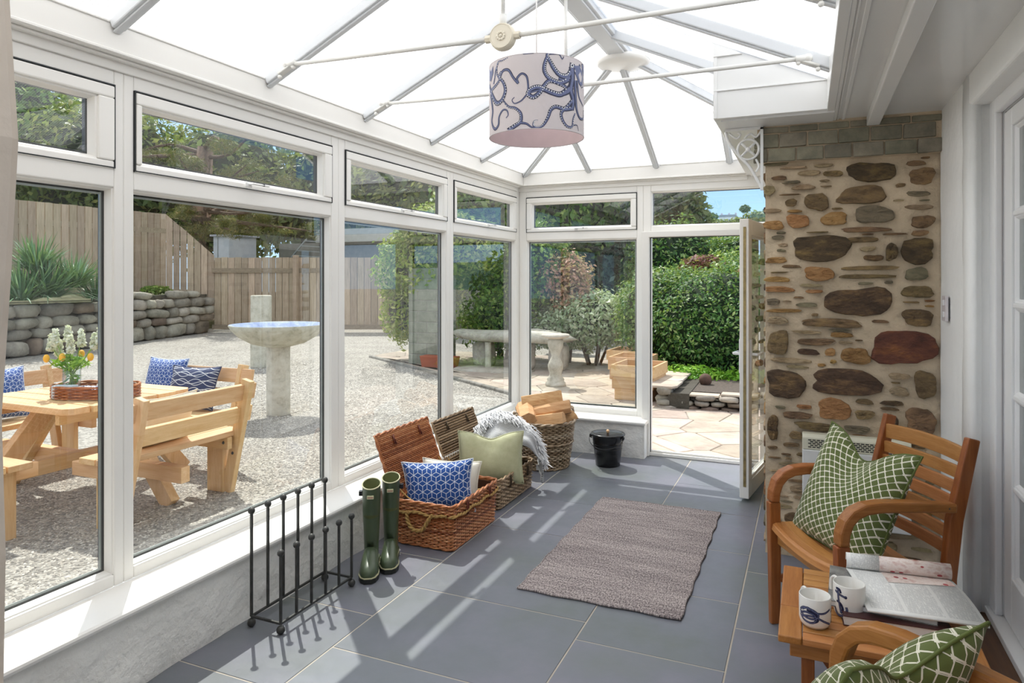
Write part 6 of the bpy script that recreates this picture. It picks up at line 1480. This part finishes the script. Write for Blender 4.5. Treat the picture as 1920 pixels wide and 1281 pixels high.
for flip in (0, PI):
    dk = MB(); ml = MB(); wh = MB()
    for pts, w0, w1, suck in ARMS:
        cp = [Vector((SR*cyl(x, y, 0)[0], cyl(x, y, 0)[1], 0)) for x, y in pts]; c_ = catmull(cp, 7); n = len(c_)
        for tgt, kw, off, sh in ((dk, 1, .0006, 0), (ml, .45, .0010, .06)):
            vs_ = []
            for i, p in enumerate(c_):
                d = c_[min(i+1, n-1)]-c_[max(i-1, 0)]; d.normalize() if d.length else None; nr = Vector((-d.y, d.x, 0)); w = (w0+(w1-w0)*i/(n-1))*K*kw*1.45
                for s in (-.5, .5): q = p+nr*w*s+nr*w*sh*2; vs_.append(to3(q.x/SR, q.y, off, flip))
            tgt.add(vs_, [(2*i, 2*i+1, 2*i+3, 2*i+2) for i in range(n-1)])
        if suck:
            for i in range(3, n-2, 2):
                d = (c_[i+1]-c_[i-1]).normalized(); nr = Vector((-d.y, d.x, 0)); w = (w0+(w1-w0)*i/(n-1))*K; q = c_[i]-nr*w*.36; rr = max(.0022, w*.2)
                vs_ = [to3((q.x+rr*math.cos(a*PI/4))/SR, q.y+rr*.85*math.sin(a*PI/4), .0014, flip) for a in range(8)]; wh.add(vs_, [tuple(range(8))])
    for poly in ([(1065,245),(1110,262),(1190,262),(1228,330),(1242,420),(1236,512),(1215,526),(1180,480),(1145,400),(1110,330),(1060,305)], [(100,300),(160,268),(162,350),(132,440),(100,450)], [(1212,255),(1235,255),(1245,330),(1240,400),(1222,330)]):
        cx, cy = sum(p[0] for p in poly)/len(poly), sum(p[1] for p in poly)/len(poly)
        for tgt, sc, off in ((dk, 1, .0006), (ml, .84, .0010)):
            vs_ = [to3(*cyl(cx+(x-cx)*sc, cy+(y-cy)*sc, 0), off, flip) for x, y in poly]; tgt.add(vs_+[to3(*cyl(cx, cy, 0), off, flip)], [(i, (i+1) % len(poly), len(poly)) for i in range(len(poly))])
    for rr, tgt, off in ((24, wh, .0014), (13, dk, .0018)):
        vs_ = [to3(*cyl(1092+rr*.8*math.cos(a*PI/5), 280+rr*math.sin(a*PI/5), 0), off, flip) for a in range(10)]; tgt.add(vs_, [tuple(range(10))])
    shd = [c for c in lp.children if c.name.startswith('shade')][0]
    build(dk, 'octopus_print', M['navy'], shd, kind='stuff'); build(ml, 'octopus_print', M['slateblue'], shd, kind='stuff'); build(wh, 'octopus_print', M['paint'], shd, kind='stuff')
# ================================================================ THINGS ON THE PICNIC TABLE
TT = .65; RA = math.radians(23.4); ex, ey = Vector((math.cos(RA), math.sin(RA), 0)), Vector((-math.sin(RA), math.cos(RA), 0)); TC = Vector((-4.70, 3.33, TT))
ty = thing('wicker_tray', 'long oval wicker tray in the middle of the picnic table', 'tray', tuple(TC))
def oval(z):
    m_ = 88; o_ = []
    for k in range(m_):
        a = 2*PI*k/m_; x, y = .29*math.copysign(abs(math.cos(a))**.8, math.cos(a)), .17*math.copysign(abs(math.sin(a))**.8, math.sin(a)); p = TC+ex*x+ey*y; q = (ex*math.cos(a)/.29+ey*math.sin(a)/.17).normalized(); o_.append((p.x, p.y, q.x, q.y))
    return o_
build(weave(oval, TT+.012, TT+.085, .0105, .0055, .005), 'woven_side', M['wick_red'], ty, kind='stuff')
O = oval(0); build(MB().prism([(x, y) for x, y, a, b_ in O], TT+.001, TT+.008), 'base', M['wick_grey'], ty); build(braid([(x, y, TT+.09) for x, y, a, b_ in O], .006, .5), 'rim', M['wick_red'], ty, smooth=True)
def onT(px_, py_, z=TT+.009): p = TC+ex*px_+ey*py_; return (p.x, p.y, z)
vc = onT(-.195, .03); va = thing('flower_vase', 'clear glass vase of white stocks and yellow tulips on the wicker tray', 'vase', vc)
build(MB().lathe([(0, 0), (.055, 0), (.058, .01), (.058, .205), (.056, .207), (.054, .205), (.053, .012), (0, .012)], 28, vc), 'vase_glass', M['glass'], va, smooth=True)
def stems(c, tips): 
    mb = MB()
    for tx, ty_, tz in tips: mb.tube(catmull([(c[0]+tx*-.25, c[1]+ty_*-.25, c[2]+.02), (c[0]+tx*.1, c[1]+ty_*.1, c[2]+.16), (c[0]+tx*.7, c[1]+ty_*.7, c[2]+tz*.8), (c[0]+tx, c[1]+ty_, c[2]+tz)], 4), .0035, 5)
    return mb
FW = [(-.15, .0, .36), (-.10, -.03, .40), (-.06, .05, .42), (.05, .03, .39), (.02, -.05, .35), (.15, .02, .37), (.20, .0, .41), (-.13, .06, .31)]; TL = [(-.15, -.05, .27), (-.03, -.06, .28), (.16, -.04, .28), (.02, .08, .29)]
tips = [(ex*a+ey*b_) for a, b_, z in FW+TL]; tips = [(t_.x, t_.y, z[2]) for t_, z in zip(tips, FW+TL)]
build(stems(vc, tips), 'stem', M['stem'], va, smooth=True)
for (x, y, z) in tips[:8]:
    bs = [(vc[0]+x, vc[1]+y, vc[2]+z-.02+q*.028, .030-.004*q, .030-.004*q, .022) for q in range(4)]; o = leaves('stock_flower', bs, 260, .012, M['fl_white'], None, shell=.5, asp=.8); o.parent = va; o.location = tuple(-Vector(vc))
for (x, y, z) in tips[8:]: build(MB().ball((vc[0]+x, vc[1]+y, vc[2]+z), .022, 10, (1, 1, 1.35)), 'tulip', M['fl_yel'], va, smooth=True)
o = leaves('leaf', [(vc[0], vc[1], vc[2]+.24, .13, .10, .06), (vc[0], vc[1], vc[2]+.14, .045, .045, .10)], 130, .045, M['lf_bright'], None, shell=.2, asp=.22); o.parent = va; o.location = tuple(-Vector(vc))
bxp = onT(-.16, -.10); t = thing('stoneware_box', 'small pale grey box on the wicker tray in front of the vase', 'box', bxp); mb = MB(); c8 = [onT(-.16+sx*.075, -.10+sy*.035, z) for z in (TT+.009, TT+.10) for sx, sy in ((-1, -1), (1, -1), (1, 1), (-1, 1))]
mb.add(c8, [(0, 3, 2, 1), (4, 5, 6, 7), (0, 1, 5, 4), (1, 2, 6, 5), (2, 3, 7, 6), (3, 0, 4, 7)]); build(mb, 'box_body', plain('pale_grey_stoneware', 'C3CACF', .5), t, bev=.006)
for k, (a, b_, lab) in enumerate(((.02, .05, 'small pale mug at the back of the picnic tray'), (.12, .06, 'second pale mug on the picnic tray, hidden by the window post'))):
    p = onT(a, b_); t = thing('outdoor_mug', lab, 'mug', p); build(MB().lathe([(0, 0), (.036, 0), (.040, .08), (.037, .08), (.034, .006), (0, .006)], 20, p), 'body', plain('speckled_mug_%d' % k, 'CFC8BC', .35), t, smooth=True)
    build(MB().tube(catmull([(p[0]-.04, p[1], p[2]+.065), (p[0]-.062, p[1], p[2]+.055), (p[0]-.06, p[1], p[2]+.03), (p[0]-.038, p[1], p[2]+.02)], 4), .004, 6, up=(0, 1, 0)), 'handle', M['cream'], t)
nap = lambda nm: cubes_mat(nm, '2E2F66', 'E5E2EA', .05, .09)
for k, (a, b_, lab) in enumerate(((-.055, .0, 'rolled napkin with a dark purple print at the back of the picnic tray'), (.0, -.09, 'blue and white patterned rolled napkin at the front of the picnic tray'))):
    p = onT(a, b_); t = thing('patterned_napkin', lab, 'napkin', p); mb = MB(); m_ = 14
    for i in range(m_+1):
        for j in range(13):
            s = -1+2*i/m_; an = 2*PI*j/12; rr = .042*(1-.35*s*s)*(1+.12*math.sin(3*an+s*4)); q = Vector(p)+ex*s*.085+ey*rr*math.cos(an)+Vector((0, 0, .038+rr*.85*math.sin(an))); mb.v.append(tuple(q))
    mb.uv = [(i*.012, j*.02) for i in range(m_+1) for j in range(13)]; mb.f = [(i*13+j, (i+1)*13+j, (i+1)*13+j+1, i*13+j+1) for i in range(m_) for j in range(12)]
    build(mb, 'cloth', nap('napkin_print_%d' % k), t, smooth=True)
# cushions on the benches
pillow('outdoor_cushion', .46, .42, .15, M['cubes2'], (-5.30, 4.40, .585), (.97, .05, 0), (0, .28, 1), label='blue cube-print cushion at the left of the far bench')
pillow('outdoor_cushion', .48, .38, .15, M['waves'], (-4.88, 4.33, .56), (.95, .18, 0), (0, .35, 1), label='navy cushion with white wavy lines on the far bench')
pillow('outdoor_cushion', .44, .42, .15, M['cubes2'], (-5.88, 3.35, .585), (.05, .97, 0), (-.3, 0, 1), label='blue cushion on the far left bench at the edge of the view')
pillow('outdoor_cushion', .50, .36, .16, M['cream'], (-4.06, 3.36, .535), (0.05, -.97, 0), (.28, 0, 1), label='cream cushion with its back to the room on the bench nearest the window')
0 and pillow('outdoor_cushion', .42, .30, .12, M['waves'], (-4.06, 3.02, .51), (0.05, -.97, 0), (.3, 0, 1), label='navy wavy-print cushion beside the cream one on the bench nearest the window')
